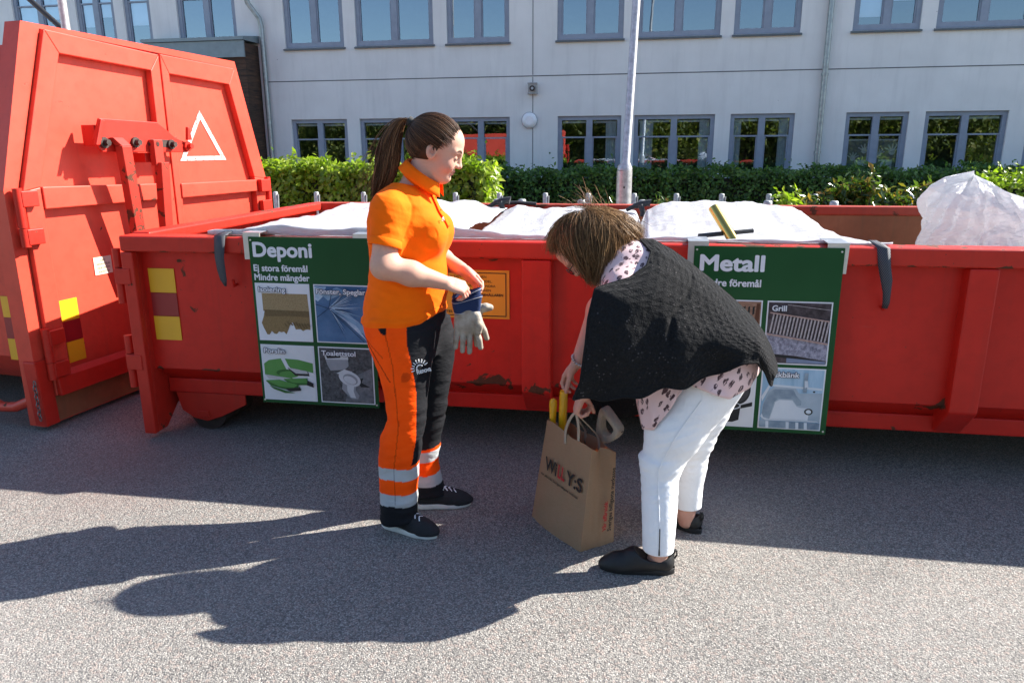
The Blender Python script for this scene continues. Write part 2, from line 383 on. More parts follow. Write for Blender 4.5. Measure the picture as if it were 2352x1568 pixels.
# timber clad ground floor at the left with its sheet metal ledge
wood = bpy.data.materials.new('brown_boards'); t, p = nodes(wood)
v = coords(t, (0.6, 1, 9)); c = ramp(t, noise(t, v, 3, 6, .6), [(0.35, (0.022, 0.014, 0.010)), (0.6, (0.075, 0.038, 0.022)), (0.8, (0.16, 0.075, 0.035))])
t.links.new(c, p.inputs['Base Color']); p.inputs['Roughness'].default_value = 0.8
ax = MB()
for i in range(15):
    z = 2.15 + i * 0.115; ax.box((-10.9, -0.62 - .008 * (i % 2), z), (-8.66, -0.55, z + 0.111))
for i in range(9):
    z = 0.3 + i * 0.115; ax.box((-10.9, -0.62 - .008 * (i % 2), z), (-8.66, -0.55, z + 0.111))
ax.box((-10.9, -0.55, 0), (-8.66, -0.01, 3.85))
ax.build('timber_cladding', wood, bld)
lg = MB(); lg.hexa([(-11.1, -0.72, 3.90), (-8.62, -0.72, 3.90), (-8.62, -0.005, 3.90), (-11.1, -0.005, 3.90), (-11.1, -0.72, 3.97), (-8.62, -0.72, 3.97), (-8.62, -0.005, 4.06), (-11.1, -0.005, 4.06)])
lg.box((-11.05, -0.68, 3.55), (-8.64, -0.64, 3.89)); lg.build('ledge', mat('ledge_metal', (0.20, 0.25, 0.27), .5, .1, 8, metal=.2), bld)
aw = MB(); aw.box((-9.75, -.66, 1.40), (-8.7, -.60, 2.08)); aw = aw.build('window', frame_m, bld)
MB().box((-9.55, -.668, 1.52), (-8.86, -.661, 2.0)).build('pane', glass, aw)
wb = MB()
for a, b, c_, d in ((-9.75, -8.7, 1.40, 1.50), (-9.75, -8.7, 2.02, 2.08), (-9.75, -9.57, 1.5, 2.02), (-8.84, -8.7, 1.5, 2.02)): wb.box((a, -.69, c_), (b, -.668, d))
wb.build('frame', mat('pale_frame', (0.40, 0.45, 0.52), .5), aw)

# ---- foliage
def leaf_mat(name, a, b, rough=0.45, tip=None, trans=0.35):
    m = bpy.data.materials.new(name); t, p = nodes(m)
    oi = N(t, 'ShaderNodeAttribute', attribute_name='tint'); sp = t.nodes.new('ShaderNodeSeparateColor'); t.links.new(oi.outputs['Color'], sp.inputs[0])
    c = ramp(t, sp.outputs[0], [(0.0, a), (0.75, b), (1.0, tip or b)])
    t.links.new(c, p.inputs['Base Color']); p.inputs['Roughness'].default_value = rough; p.inputs['Specular IOR Level'].default_value = 0.5
    tl = N(t, 'ShaderNodeBsdfTranslucent'); t.links.new(mixc(t, 1.0, c, (1.0, 1.25, .5), 'MULTIPLY'), tl.inputs[0])
    mx = t.nodes.new('ShaderNodeMixShader'); mx.inputs[0].default_value = trans
    t.links.new(p.outputs[0], mx.inputs[1]); t.links.new(tl.outputs[0], mx.inputs[2]); t.links.new(mx.outputs[0], t.nodes['Material Output'].inputs['Surface'])
    return m
def leaves(name, pts, nrm, size, m, parent=None, flat=0.6, tint=None, aspect=0.55):
    """leaf-shaped folded quads (two triangles each side of the rib) at pts, turned loosely towards nrm"""
    n = len(pts)
    nn = nrm + rng.normal(0, flat, (n, 3)); nn /= np.linalg.norm(nn, axis=1)[:, None] + 1e-9
    d = rng.normal(0, 1, (n, 3)); d[:, 2] -= 0.35; d -= nn * (d * nn).sum(1)[:, None]; d /= np.linalg.norm(d, axis=1)[:, None] + 1e-9
    s = np.cross(nn, d); L = size * rng.uniform(0.6, 1.25, n)[:, None]
    a = pts; b = pts + d * L; m1 = pts + d * L * .5 + s * L * aspect * .5 + nn * L * .10; m2 = pts + d * L * .5 - s * L * aspect * .5 + nn * L * .10
    v = np.stack([a, m1, b, m2], 1).reshape(-1, 3)
    i = np.arange(n)[:, None] * 4
    f = np.concatenate([i + np.array([[0, 1, 2]]), i + np.array([[0, 2, 3]])], 0)
    tv = rng.random(n) if tint is None else tint
    col = np.repeat(np.stack([tv, tv, tv], 1), 4, 0)
    return np_mesh(name, v, f, m, parent, True, col)
def hedge_points(n, x0, x1, y0, y1, z0, z1, lump=0.10):
    """points in the outer skin of a clipped hedge: front, top and ends"""
    L, Dp, Hh = x1 - x0, y1 - y0, z1 - z0
    ar = np.array([L * Hh, L * Dp, Dp * Hh, Dp * Hh]); k = rng.choice(4, n, p=ar / ar.sum())
    u, w = rng.random(n), rng.random(n); dep = rng.exponential(0.07, n)
    p = np.zeros((n, 3)); q = np.zeros((n, 3))
    for kk, fn, nv in ((0, lambda u, w, d: (x0 + u * L, y0 + d, z0 + w * Hh), (0, -1, .45)), (1, lambda u, w, d: (x0 + u * L, y0 + w * Dp, z1 - d), (0, -.2, 1)),
                       (2, lambda u, w, d: (x0 + d, y0 + u * Dp, z0 + w * Hh), (-1, 0, .4)), (3, lambda u, w, d: (x1 - d, y0 + u * Dp, z0 + w * Hh), (1, 0, .4))):
        s = k == kk; p[s] = np.stack(np.broadcast_arrays(*fn(u[s], w[s], dep[s])), 1); q[s] = nv
    wob = lump * (np.sin(p[:, 0] * 2.3 + 1) * np.sin(p[:, 0] * 5.1 + p[:, 2] * 3) + .6 * np.sin(p[:, 0] * 9.7 + p[:, 1] * 4))
    p[:, 2] += np.where(k == 1, wob * .7, 0); p[:, 1] += np.where(k == 0, wob * .8, 0)
    p += rng.normal(0, 0.02, p.shape)
    return p, q
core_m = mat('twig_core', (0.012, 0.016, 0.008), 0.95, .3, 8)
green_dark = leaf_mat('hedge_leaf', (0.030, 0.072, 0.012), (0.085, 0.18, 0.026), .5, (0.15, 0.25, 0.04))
green_lit = leaf_mat('sunlit_look_leaf', (0.12, 0.19, 0.012), (0.29, 0.37, 0.028), .38, (0.46, 0.49, 0.08), .48)  # sunlit look put into the colour: paler copy of the hedge leaf
def hedge(name, label, n, box, size, m, base_rot=0.0, sprigs=40):
    x0, x1, y0, y1, z0, z1 = box
    r = thing(name, label, 'hedge', (0, 0, 0), 0)
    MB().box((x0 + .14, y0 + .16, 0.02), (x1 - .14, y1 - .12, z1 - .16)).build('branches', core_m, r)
    p, q = hedge_points(n, x0, x1, y0, y1, z0, z1)
    sp = np.stack([rng.uniform(x0, x1, sprigs), rng.uniform(y0, y1, sprigs), np.full(sprigs, z1)], 1)
    ex = np.repeat(sp, 7, 0) + np.stack([rng.normal(0, .03, sprigs * 7), rng.normal(0, .03, sprigs * 7), np.abs(rng.normal(0, .09, sprigs * 7))], 1)
    p = np.concatenate([p, ex]); q = np.concatenate([q, np.tile([0, -.5, .7], (len(ex), 1))])
    leaves('foliage', p, q, size, m, r)
    return r
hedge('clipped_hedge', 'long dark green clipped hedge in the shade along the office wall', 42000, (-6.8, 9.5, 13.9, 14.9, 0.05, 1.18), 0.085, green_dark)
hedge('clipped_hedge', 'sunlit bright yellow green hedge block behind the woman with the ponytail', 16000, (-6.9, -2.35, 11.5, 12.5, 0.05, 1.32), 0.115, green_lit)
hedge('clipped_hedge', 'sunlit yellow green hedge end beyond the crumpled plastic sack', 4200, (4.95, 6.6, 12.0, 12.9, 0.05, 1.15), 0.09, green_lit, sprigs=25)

# young shrubs with long glossy leaves and copper tips
glossy = leaf_mat('glossy_leaf', (0.03, 0.06, 0.012), (0.10, 0.15, 0.03), .18, (0.36, 0.20, 0.04))
stem_m = mat('shrub_stem', (0.10, 0.06, 0.03), 0.8)
def shrub(x, y, h, wd, ns, label, m, size):
    r = thing('leafy_shrub', label, 'shrub', (x, y, 0), rng.uniform(0, 6), 'young shrubs behind the container')
    st = MB(); P = []; Q = []
    for i in range(ns):
        an = rng.uniform(0, 2 * PI); rad = wd * rng.uniform(.1, 1); hh = h * rng.uniform(.62, 1.0)
        top = Vector((rad * math.cos(an), rad * math.sin(an), hh)); pts = [Vector((0, 0, 0)).lerp(top, q) + Vector((0, 0, .06 * math.sin(q * PI))) for q in (0, .35, .7, 1)]
        st.tube(pts, [.011, .008, .006, .003], 5)
        for q in np.linspace(.30, 1.0, 26):
            c = Vector((0, 0, 0)).lerp(top, q)
            for _ in range(4):
                P.append(tuple(c + Vector(rng.normal(0, .025, 3)))); Q.append((rng.normal(0, 1), rng.normal(0, 1), .8))
    st.build('stems', stem_m, r)
    P = np.array(P); tv = rng.random(len(P)) * .9 + np.where(P[:, 2] > h * .8, .15, 0)
    leaves('foliage', P, np.array(Q), size, m, r, .5, np.clip(tv, 0, 1), .38)
for x, y, h, wd, ns, lab, mm, sz in (
        (1.78, 9.4, 1.10, .19, 15, 'yellow green young shrub with drooping leaves, leftmost of the shrubs behind the container', green_lit, .11),
        (2.14, 9.5, 1.10, .27, 20, 'low glossy shrub just left of the tallest copper tipped shrub', glossy, .12),
        (2.52, 9.4, 1.30, .26, 26, 'tallest glossy shrub with copper coloured tips behind the container', glossy, .12),
        (2.92, 9.6, 1.12, .28, 21, 'glossy shrub with orange leaves between the tallest shrub and the grey post', glossy, .12),
        (3.34, 9.4, 1.26, .18, 15, 'slim upright glossy shrub next to the white plastic sack', glossy, .12),
        (3.75, 9.5, 0.95, .26, 14, 'glossy shrub half hidden behind the white plastic sack', glossy, .12),
        (0.28, 9.6, 0.98, .12, 4, 'small glossy shrub tip showing beside the bowed head of the woman in black', glossy, .1),
        (-0.30, 9.3, 0.97, .14, 5, 'small glossy shrub tip at the foot of the leaning lamp post', glossy, .1)):
    shrub(x, y, h, wd, ns, lab, mm, sz)

# trees beyond the yard, behind the camera: what the window panes mirror
tree_leaf = leaf_mat('tree_leaf', (0.05, 0.075, 0.012), (0.17, 0.19, 0.03), .6, (0.32, 0.28, 0.045), .45)
bark = mat('bark', (0.06, 0.045, 0.035), .9)
for i, (x, y, h) in enumerate(((-24, -22, 7.6), (-16, -19, 6.8), (-8.5, -21, 7.6), (-1, -18, 6.4), (6, -21, 7.5), (13, -19, 6.8), (20, -22, 7.6))):
    tr = thing('leafy_tree', 'leafy tree across the yard mirrored in the ground floor windows', 'tree', (x, y, 0), i * 1.3, 'trees mirrored in the windows')
    MB().tube([(0, 0, 0), (.1, 0, h * .3), (0, .1, h * .6)], [.3, .22, .1], 8).build('trunk', bark, tr)
    n = 13000; k = rng.integers(0, 34, n)
    cen = np.stack([rng.normal(0, 2.6, 34), rng.normal(0, 1.6, 34), rng.uniform(.7, h - 1.4, 34)], 1)
    d = rng.normal(0, 1, (n, 3)); d /= np.linalg.norm(d, axis=1)[:, None]
    pts = cen[k] + d * rng.uniform(.5, 1.5, n)[:, None] * np.array([1.2, 1.2, .9])
    leaves('crown', pts, d, .34, tree_leaf, tr)

wd_ = MB().box((-45, -30, 0), (40, -28.5, 7.5)).build('wood_core_box', core_m)  # dark box and leaves added out of view to close sky gaps in the mirroring
wp = np.stack([rng.uniform(-46, 41, 26000), rng.uniform(-28.6, -26.5, 26000), rng.uniform(.2, 8.6, 26000)], 1); wp[:, 2] += .5 * np.sin(wp[:, 0] * .9) * (wp[:, 2] > 7)
wood_ = leaves('added_wood', wp, np.tile([0, 1.0, .5], (26000, 1)), .5, tree_leaf); wood_['kind'] = 'stuff'; wd_.parent = wood_
tag(wood_, 'unseen wood added behind the trees to close gaps in the mirrored view', 'wood')

# ---- posts and poles
galv = mat('galvanised_steel', (0.46, 0.44, 0.44), .42, .25, 22, metal=.55)
lp = thing('lamp_post', 'tall thin leaning galvanised lamp post behind the container', 'lamp post', (-0.20, 9, 0))
mb = MB().tube([(0.0, 0, 1.32), (0.005, 0, 1.36), (0.012, 0, 1.42), (0.18, 0.02, 6.5)], [.088, .085, .047, .039], 20); mb.build('shaft', galv, lp)
mb = MB().tube([(0, 0, 0), (0, 0, 1.32)], [.09, .09], 20); b_ = mb.build('base_tube', galv, lp)
MB().box((-.005, -.098, 1.12), (.012, -.086, 1.14)).build('bolt', mat('black_plastic', (.02, .02, .02)), b_)
lp2 = thing('lamp_post', 'slim galvanised pole rising behind the closed red container', 'lamp post', (-6.47, 8.0, 0))
MB().tube([(0, 0, 0), (-.05, 0, 6.5)], [.05, .042], 16).build('shaft', galv, lp2)
MB().tube([(0, 0, 0), (0, 0, 1.3)], [.085, .085], 16).build('base_tube', galv, lp2)
stay = MB().tube([(-5.6, 8.06, 2.05), (-7.6, 8.06, 3.82)], .032, 8)
stay.tube([(-5.6, 8.06, 0), (-5.6, 8.06, 2.05)], .05, 10)
tag(stay.build('stay_pole', mat('black_plastic', (.02, .02, .02))), 'dark slanting stay bar crossing the upper left office windows', 'stay')
post_m = mat('post_steel', (0.36, 0.37, 0.37), .5, .3, 30, metal=.3)
def rail_post(x, y, h, r, label, group):
    o = thing('steel_post', label, 'post', (x, y, 0), 0, group)
    MB().tube([(0, 0, 0), (0, 0, h - .02), (0, 0, h - .004), (0, 0, h)], [r, r, r * .85, r * .5], 12).build('tube', post_m, o)
    MB().tube([(r * .9, -.01, h - .30), (r * 1.25, -.01, h - .04)], .012, 6).build('bracket', post_m, o)
for x in (-1.46, -1.2, -0.59, 0.02, 0.62, 1.22, 1.83): rail_post(x, 7.6, 1.075, .042, 'short pale round topped steel post in the row right behind the open container', 'pale posts right behind the container')
for x in (-5.3, -4.66, -3.94, -3.26, -2.58, -1.95, -1.3, -0.71, -0.09, 0.47, 1.06, 1.66, 2.24, 2.82, 3.4, 3.97, 4.53, 5.1): rail_post(x, 10.3, .985, .036, 'short grey steel post in the farther row in front of the hedges', 'grey posts in the farther row')
# ================================================================ CONTAINERS
def shift(mb, d):
    mb.v = [(x - d[0], y - d[1], z - d[2]) for x, y, z in mb.v]; return mb
def text_mesh(name, body, w, h, org, ux, uy, m, parent, bold=0.02, depth=0.0, align='LEFT'):
    """lettering as a flat mesh: fitted to width w and cap height h, from org along ux with up uy"""
    cu = bpy.data.curves.new(name, 'FONT'); cu.body = body; cu.size = 1.0; cu.extrude = depth; cu.resolution_u = 4
    ob = bpy.data.objects.new('tmp', cu); COL.objects.link(ob)
    bpy.context.view_layer.update()
    me = bpy.data.meshes.new_from_object(ob.evaluated_get(bpy.context.evaluated_depsgraph_get()))
    bpy.data.objects.remove(ob)
    n = len(me.vertices); co = np.zeros(n * 3, np.float32); me.vertices.foreach_get('co', co); co = co.reshape(-1, 3).astype(float)
    x0, x1 = co[:, 0].min(), co[:, 0].max()
    sx = w / (x1 - x0 + .06); sy = (h or w / (x1 - x0) * .729) / 0.729
    ux, uy, org = np.array(ux, float), np.array(uy, float), np.array(org, float); nn = np.cross(ux, uy)
    F = [tuple(p.vertices) for p in me.polygons]; bpy.data.meshes.remove(me)
    V, FF = [], []
    cps = [(0, 0)] if bold < .008 else [(math.cos(q * PI / 4) * bold, math.sin(q * PI / 4) * bold) for q in range(8)] + [(0, 0)]
    for k, (dx, dy) in enumerate(cps):      # heavier strokes: the outline laid over itself, each a hair higher
        b = len(V)
        V += [tuple(q) for q in org + (co[:, :1] - x0 + .03 + dx) * sx * ux + (co[:, 1:2] + dy) * sy * uy + nn * 6e-5 * k]
        FF += [tuple(b + i for i in f) for f in F]
    me = bpy.data.meshes.new(name); me.from_pydata(V, [], FF); me.materials.append(m); me.update()
    return link(bpy.data.objects.new(name, me), parent)

red = paint('red_container_paint', (0.50, 0.014, 0.007), .70, bands=((.40, .06, .14), (.24, .03, .10), (1.05, .02, .05)))
red_worn = paint('worn_red_paint', (0.46, 0.020, 0.010), .68, 1.8, bands=((1.145, .012, .14), (1.06, .018, .12), (.06, .10, .12)))
red_old = paint('old_red_paint', (0.58, 0.056, 0.031), .69, 1.2, bands=((1.255, .04, .10), (.20, .15, .10)))
rust_in = paint('rusty_inside', (0.21, 0.085, 0.038), .80, 1.5, .8, .9)
yellow_tape = mat('yellow_tape', (0.74, 0.39, 0.015), .35, .06, 5)
red_tape = mat('dark_red_tape', (0.28, 0.012, 0.016), .35, .06, 5)
white_v = mat('white_vinyl', (0.72, 0.72, 0.70), .5, .06, 10)
black_ink = mat('black_ink', (0.015, 0.013, 0.012), .7)
iron = mat('dark_iron', (0.05, 0.032, 0.026), .65, .5, 14, metal=.3, bmp=(40, .4, .004))

# ---- open front container
CO = (-2.70, 3.48, 0.0)
fc = thing('open_container', 'long open topped red steel container lined with white sheets in front of the hedge', 'container', CO)
XL, XR = -2.70, 3.72
px = lambda x: (lambda a, b, d: (x + d, a, b))
mb = MB()       # front side panel, folded inwards at the foot
mb.prism([(3.56, 1.06), (3.56, .40), (3.665, .318), (3.665, .24), (3.70, .24), (3.70, .33), (3.585, .42), (3.585, 1.06)], lambda a, b, d: (d, a, b), XL + .06, XR - .01)
shift(mb, CO).build('side_panel', red, fc)
mb = MB().box((XL, 3.48, 1.057), (XR, 3.61, 1.142)); shift(mb, CO).build('top_rail', red_worn, fc, .012, 3)
mb = MB().box((XL + .07, 3.645, .232), (XR, 3.76, .316)); shift(mb, CO).build('bottom_rail', red, fc, .006)
for x0, x1 in ((-.556, -.412), (1.432, 1.556), (3.42, 3.55)):
    mb = MB().prism([(3.492, 1.054), (3.492, .385), (3.63, .245), (3.66, .245), (3.66, .34), (3.575, .41), (3.575, 1.054)], lambda a, b, d: (d, a, b), x0, x1)
    shift(mb, CO).build('rib', red, fc, .008)
mb = MB().box((XL, 3.48, .035), (XL + .068, 3.52, 1.054))
mb.prism([(3.524, 1.054), (3.524, .035), (3.60, .035), (3.74, .16), (3.74, .33), (3.60, .43), (3.60, 1.054)], lambda a, b, d: (d, a, b), XL + .004, XL + .064)
shift(mb, CO).build('corner_post', red_worn, fc, .006)
mb = MB().box((XL + .07, 5.84, .30), (XR, 5.88, 1.10)); shift(mb, CO).build('back_panel', rust_in, fc)
mb = MB().box((XL, 5.83, 1.085), (XR, 5.95, 1.15)); shift(mb, CO).build('top_rail', paint('rusty_rail', (.34, .045, .022), .60, 1.3), fc, .01)
mb = MB().box((XL + .01, 3.61, .14), (XL + .055, 5.83, 1.12)); shift(mb, CO).build('end_door', red_worn, fc, .004)
mb = MB().box((XL - .004, 3.60, 1.09), (XL + .10, 5.83, 1.15)); shift(mb, CO).build('end_rail', red_worn, fc, .01)
mb = MB().box((XL + .06, 3.70, .28), (XR, 5.84, .32)); shift(mb, CO).build('floor', rust_in, fc)
mb = MB().box((XR - .05, 3.60, .30), (XR - .01, 5.84, 1.10)); shift(mb, CO).build('end_wall', red, fc)
mb = MB().box((XL + .5, 4.1, .10), (XR - .2, 4.22, .279)); mb.box((XL + .5, 5.2, .10), (XR - .2, 5.32, .279)); shift(mb, CO).build('skid_beam', iron, fc)
for za, zb in ((.97, .775), (.595, .30)):
    h = MB(); x = XL - .045
    zm = (za + zb) / 2; top, bot = za + .10 if za > .9 else za, zb
    h.cyl((x, 3.51, bot), (x, 3.51, bot + .105), .021, 14); h.cyl((x, 3.51, top - .10), (x, 3.51, top), .021, 14); h.cyl((x, 3.51, bot + .108), (x, 3.51, top - .103), .023, 14)
    h.box((x - .004, 3.474, bot + .108), (XL + .045, 3.482, top - .103)); h.box((x, 3.49, bot + .108), (XL, 3.53, top - .103))
    shift(h, CO).build('hinge', red_worn, fc, .004)
w = MB()
w.tube([(-2.425, 3.68, .112), (-2.425, 4.0, .112)], .112, 28)
shift(w, CO); wo = w.build('roller', iron, fc, .006)
w = MB().tube([(-2.425, 3.66, .105), (-2.425, 3.679, .105)], .03, 14); shift(w, CO).build('axle', iron, wo)
for yb in (3.655, 4.02):
    b = MB().prism([(-2.60, .229), (-2.57, .12), (-2.50, .075), (-2.42, .06), (-2.33, .09), (-2.17, .17), (-2.17, .229)], lambda a, z, d: (a, d, z), yb, yb + .012)
    shift(b, CO).build('roller_bracket', red_worn, fc, .003)
b = MB().prism([(-2.475, .125), (-2.405, .125), (-2.395, .09), (-2.465, .08)], lambda a, z, d: (a, d, z), 3.646, 3.654)
shift(b, CO).build('axle_plate', red_worn, fc, .003)
# hooks under which the straps are tied
for x, z in ((-2.092, .885), (1.108, .86)):
    hk = MB().tube([(x, 3.556, z), (x, 3.53, z - .005), (x + .003, 3.52, z + .03)], .008, 8); shift(hk, CO).build('hook', red, fc)
# tape squares and warning notice on the front
for z0, z1, mm in ((.829, .960, yellow_tape), (.700, .826, red_tape), (.565, .697, yellow_tape)):
    q = MB().box((-2.604, 3.555, z0), (-2.451, 3.5575, z1)); shift(q, CO).build('warning_tape', mm, fc)
q = MB().box((-1.20, 3.554, .745), (-.626, 3.557, .990)); nb = shift(q, CO).build('warning_notice', mat('orange_notice', (0.80, 0.34, 0.02), .45, .06, 4), fc)
q = MB()
for a, b_, c, d in ((-1.185, -.641, .974, .978), (-1.185, -.641, .757, .761), (-1.185, -1.181, .761, .974), (-.645, -.641, .761, .974)): q.box((a, 3.551, c), (b_, 3.5525, d))
shift(q, CO).build('notice_border', black_ink, nb)
for i, (s, x1, z, bo) in enumerate((('FÅR EJ INNEHÅLLA: EXPLOSIVA ÄMNEN', -.741, .951, .0), ('BRANDFARLIGA VÄTSKOR, LÖSNINGSMEDEL,', -.712, .928, .0), ('OLJOR, SYROR ELLER ANDRA', -.695, .905, .0), ('MILJÖFARLIGA ÄMNEN', -.719, .883, .0), ('KASTAS I AVFALLSBEHÅLLAREN', -.657, .860, .025), ('TEL', -.913, .772, .02))):
    ln = (.0135 if not bo else .0132) * len(s) * .75 * (1.0 if bo != .02 else 1)
    x0 = x1 - ln if s != 'TEL' else -.955
    text_mesh('notice_line', s, (x1 - x0) if s != 'TEL' else .042, .0125, (x0 - CO[0], 3.5515 - CO[1], z), (1, 0, 0), (0, 0, 1), black_ink, nb, bo)
# white ray marks of an emblem, mostly hidden behind the bending woman
q = MB()
for k in range(9):
    an = PI * (1.0 - k / 8.0); cx, cz = -.08, .60
    d = Vector((math.cos(an), 0, math.sin(an))); s = Vector((-d.z, 0, d.x)) * .0085
    p0, p1 = Vector((cx, 3.5565, cz)) + d * .175, Vector((cx, 3.5565, cz)) + d * .205
    q.face([p0 + s, p1 + s, p1 + d * .005 + s * .5, p1 + d * .005 - s * .5, p1 - s, p0 - s, p0 - d * .005 - s * .5, p0 - d * .005 + s * .5])
shift(q, CO).build('emblem_rays', white_v, fc, fix=False)

# ---- closed container with double doors, its doors facing the sun
DA = math.atan2(.992, .126)
LC = thing('closed_container', 'tall closed red container with rear double doors and latch gear at the left', 'container', (-3.349, 3.549, 0.0), DA)
# local: x along the doors, y into the container, z up
ring = [(-.06, .03), (2.26, .03), (2.26, 1.36), (1.995, 2.225), (.205, 2.25), (-.06, 1.37)]
inner = [(.022, .19), (2.205, .19), (2.20, 1.35), (1.945, 2.175), (.315, 2.225), (.022, 1.36)]
def py(y0, y1): return y0, y1
fr = MB()
for i in range(6):
    a, b_, c, d = ring[i], ring[(i + 1) % 6], inner[(i + 1) % 6], inner[i]
    fr.hexa([(a[0], -.01, a[1]), (b_[0], -.01, b_[1]), (c[0], -.01, c[1]), (d[0], -.01, d[1]), (a[0], .10, a[1]), (b_[0], .10, b_[1]), (c[0], .10, c[1]), (d[0], .10, d[1])])
fr.build('door_frame', red_old, LC)
bd = MB().prism([(.0, .42), (.0, 1.37), (.24, 2.14), (1.96, 2.12), (2.2, 1.36), (2.2, .42), (2.0, .22), (.2, .22)], lambda a, z, d: (a, d, z), .10, 5.6)
bd.build('body', red_old, LC)
rb = MB()
for y in (.9, 1.9, 2.9, 3.9, 4.9): rb.box((-.055, y, .45), (-.002, y + .09, 1.36))
rb.box((-.05, .12, 1.33), (-.001, 5.6, 1.40)); rb.build('side_rib', red_old, LC, .006)
def door(outer_stile, slant, top, meet, midrail, panel, holes):
    o = MB().prism(panel, lambda a, z, d: (a, d, z), .012, .03)
    for poly in (outer_stile, slant, top, meet): o.prism(poly, lambda a, z, d: (a, d, z), -.04, .011)
    d_ = o.build('door', red_old, LC, .005)
    r = MB().prism(midrail, lambda a, z, d: (a, d, z), -.052, .010); r.build('mid_rail', red_old, d_, .006)
    return d_
dl = door([(.027, .195), (.14, .195), (.14, 1.255), (.14, 1.378), (.03, 1.36)], [(.03, 1.3605), (.1405, 1.3785), (.395, 2.105), (.318, 2.222)],
          [(.3185, 2.2222), (.3955, 2.1052), (1.0845, 2.078), (1.168, 2.182)], [(1.085, 2.0778), (1.1685, 2.1818), (1.153, .195), (1.066, .195)],
          [(.141, 1.258), (1.068, 1.256), (1.076, 1.36), (.141, 1.381)], [(.05, .21), (1.14, .21), (1.15, 2.16), (.34, 2.19), (.06, 1.36)], None)
dr = door([(2.20, .195), (2.09, .195), (2.08, 1.2555), (2.0758, 1.3628), (2.20, 1.352)], [(2.20, 1.3525), (2.0755, 1.3634), (1.866, 2.05), (1.943, 2.169)],
          [(1.9425, 2.1692), (1.8655, 2.0502), (1.2485, 2.0722), (1.183, 2.188)], [(1.2478, 2.072), (1.1825, 2.1878), (1.168, .195), (1.226, .195)],
          [(1.229, 1.254), (2.078, 1.256), (2.074, 1.345), (1.231, 1.352)], [(1.18, .21), (2.18, .21), (2.18, 1.35), (1.92, 2.14), (1.20, 2.16)], None)
for d_, a0, a1 in ((dl, .03, 1.15), (dr, 1.17, 2.20)):
    MB().hexa([(a0, -.075, .196), (a1, -.075, .196), (a1, -.0405, .196), (a0, -.0405, .196), (a0, -.065, .30), (a1, -.065, .30), (a1, -.0405, .335), (a0, -.0405, .335)]).build('bottom_bar', red_worn, d_, .005)
ftl = MB().hexa([(-.06, -.03, .03), (.03, -.03, .03), (.03, .06, .03), (-.06, .06, .03), (-.075, -.03, .42), (.018, -.03, .42), (.018, .06, .42), (-.075, .06, .42)])
ftl.build('corner_post', red_worn, LC, .006)
MB().box((.031, -.012, .035), (2.2, .05, .186)).build('sill_beam', rust_in, LC)
for z0, z1 in ((1.065, 1.38), (.30, .60)):
    h = MB(); x = -.015 if z0 > 1 else .012
    h.cyl((x, -.05, z0), (x, -.05, z0 + .10), .024, 14); h.cyl((x, -.05, z0 + .103), (x, -.05, z1), .024, 14)
    h.box((x, -.078, z0 + .01), (x + .10, -.043, z0 + .095)); h.box((x, -.078, z1 - .10), (x + .10, -.043, z1 - .015)); h.build('hinge', red_worn, dl, .004)
for z0, z1 in ((1.08, 1.36), (.36, .62)):
    h = MB(); h.cyl((2.225, -.05, z0), (2.225, -.05, z1), .024, 14)
    h.box((2.10, -.082, z0 + .01), (2.22, -.043, z0 + .10)); h.box((2.10, -.082, z1 - .11), (2.22, -.043, z1 - .015)); h.build('hinge', red_worn, dr, .004)
# latch gear
P = lambda y0, y1: None
pl = MB().prism([(.50, 1.757), (.955, 1.748), (1.05, 1.69), (1.10, 1.655), (1.20, 1.625), (1.24, 1.622), (1.245, 1.60), (1.205, 1.56), (1.0, 1.562), (.49, 1.566), (.47, 1.585), (.445, 1.64)], lambda a, z, d: (a, d, z), -.155, -.135)
lt = pl.build('latch_plate', red_worn, LC, .004)
MB().prism([(.935, 1.643), (1.07, 1.640), (1.078, 1.62), (1.06, 1.592), (.935, 1.595), (.925, 1.618)], lambda a, z, d: (a, d, z), -.1565, -.1555).build('slot', iron, lt)
for lo_, hi_ in (((.472, -.133, 1.60), (.488, -.035, 1.72)), ((1.09, -.133, 1.575), (1.145, -.035, 1.66)), ((.84, -.133, 1.50), (.92, .01, 1.56))): MB().box(lo_, hi_).build('bracket', red_worn, lt, .004)
MB().prism([(.425, 1.605), (.455, 1.605), (.515, 1.745), (.485, 1.752)], lambda a, z, d: (a, d, z), -.18, -.157).build('lever', red_worn, lt, .004)
MB().prism([(1.178, 1.64), (1.222, 1.64), (1.206, 1.725), (1.192, 1.725)], lambda a, z, d: (a, d, z), -.19, -.168).build('handle', red_worn, lt, .004)
for a, z in ((.50, 1.619), (.742, 1.622), (.885, 1.612), (1.047, 1.611), (1.20, 1.60)):
    q = MB().cyl((a, -.157, z), (a, -.172, z), .032, 16); q.cyl((a, -.1722, z), (a, -.20, z), .019, 6); q.build('bolt', iron if a < 1.15 else red_worn, lt)
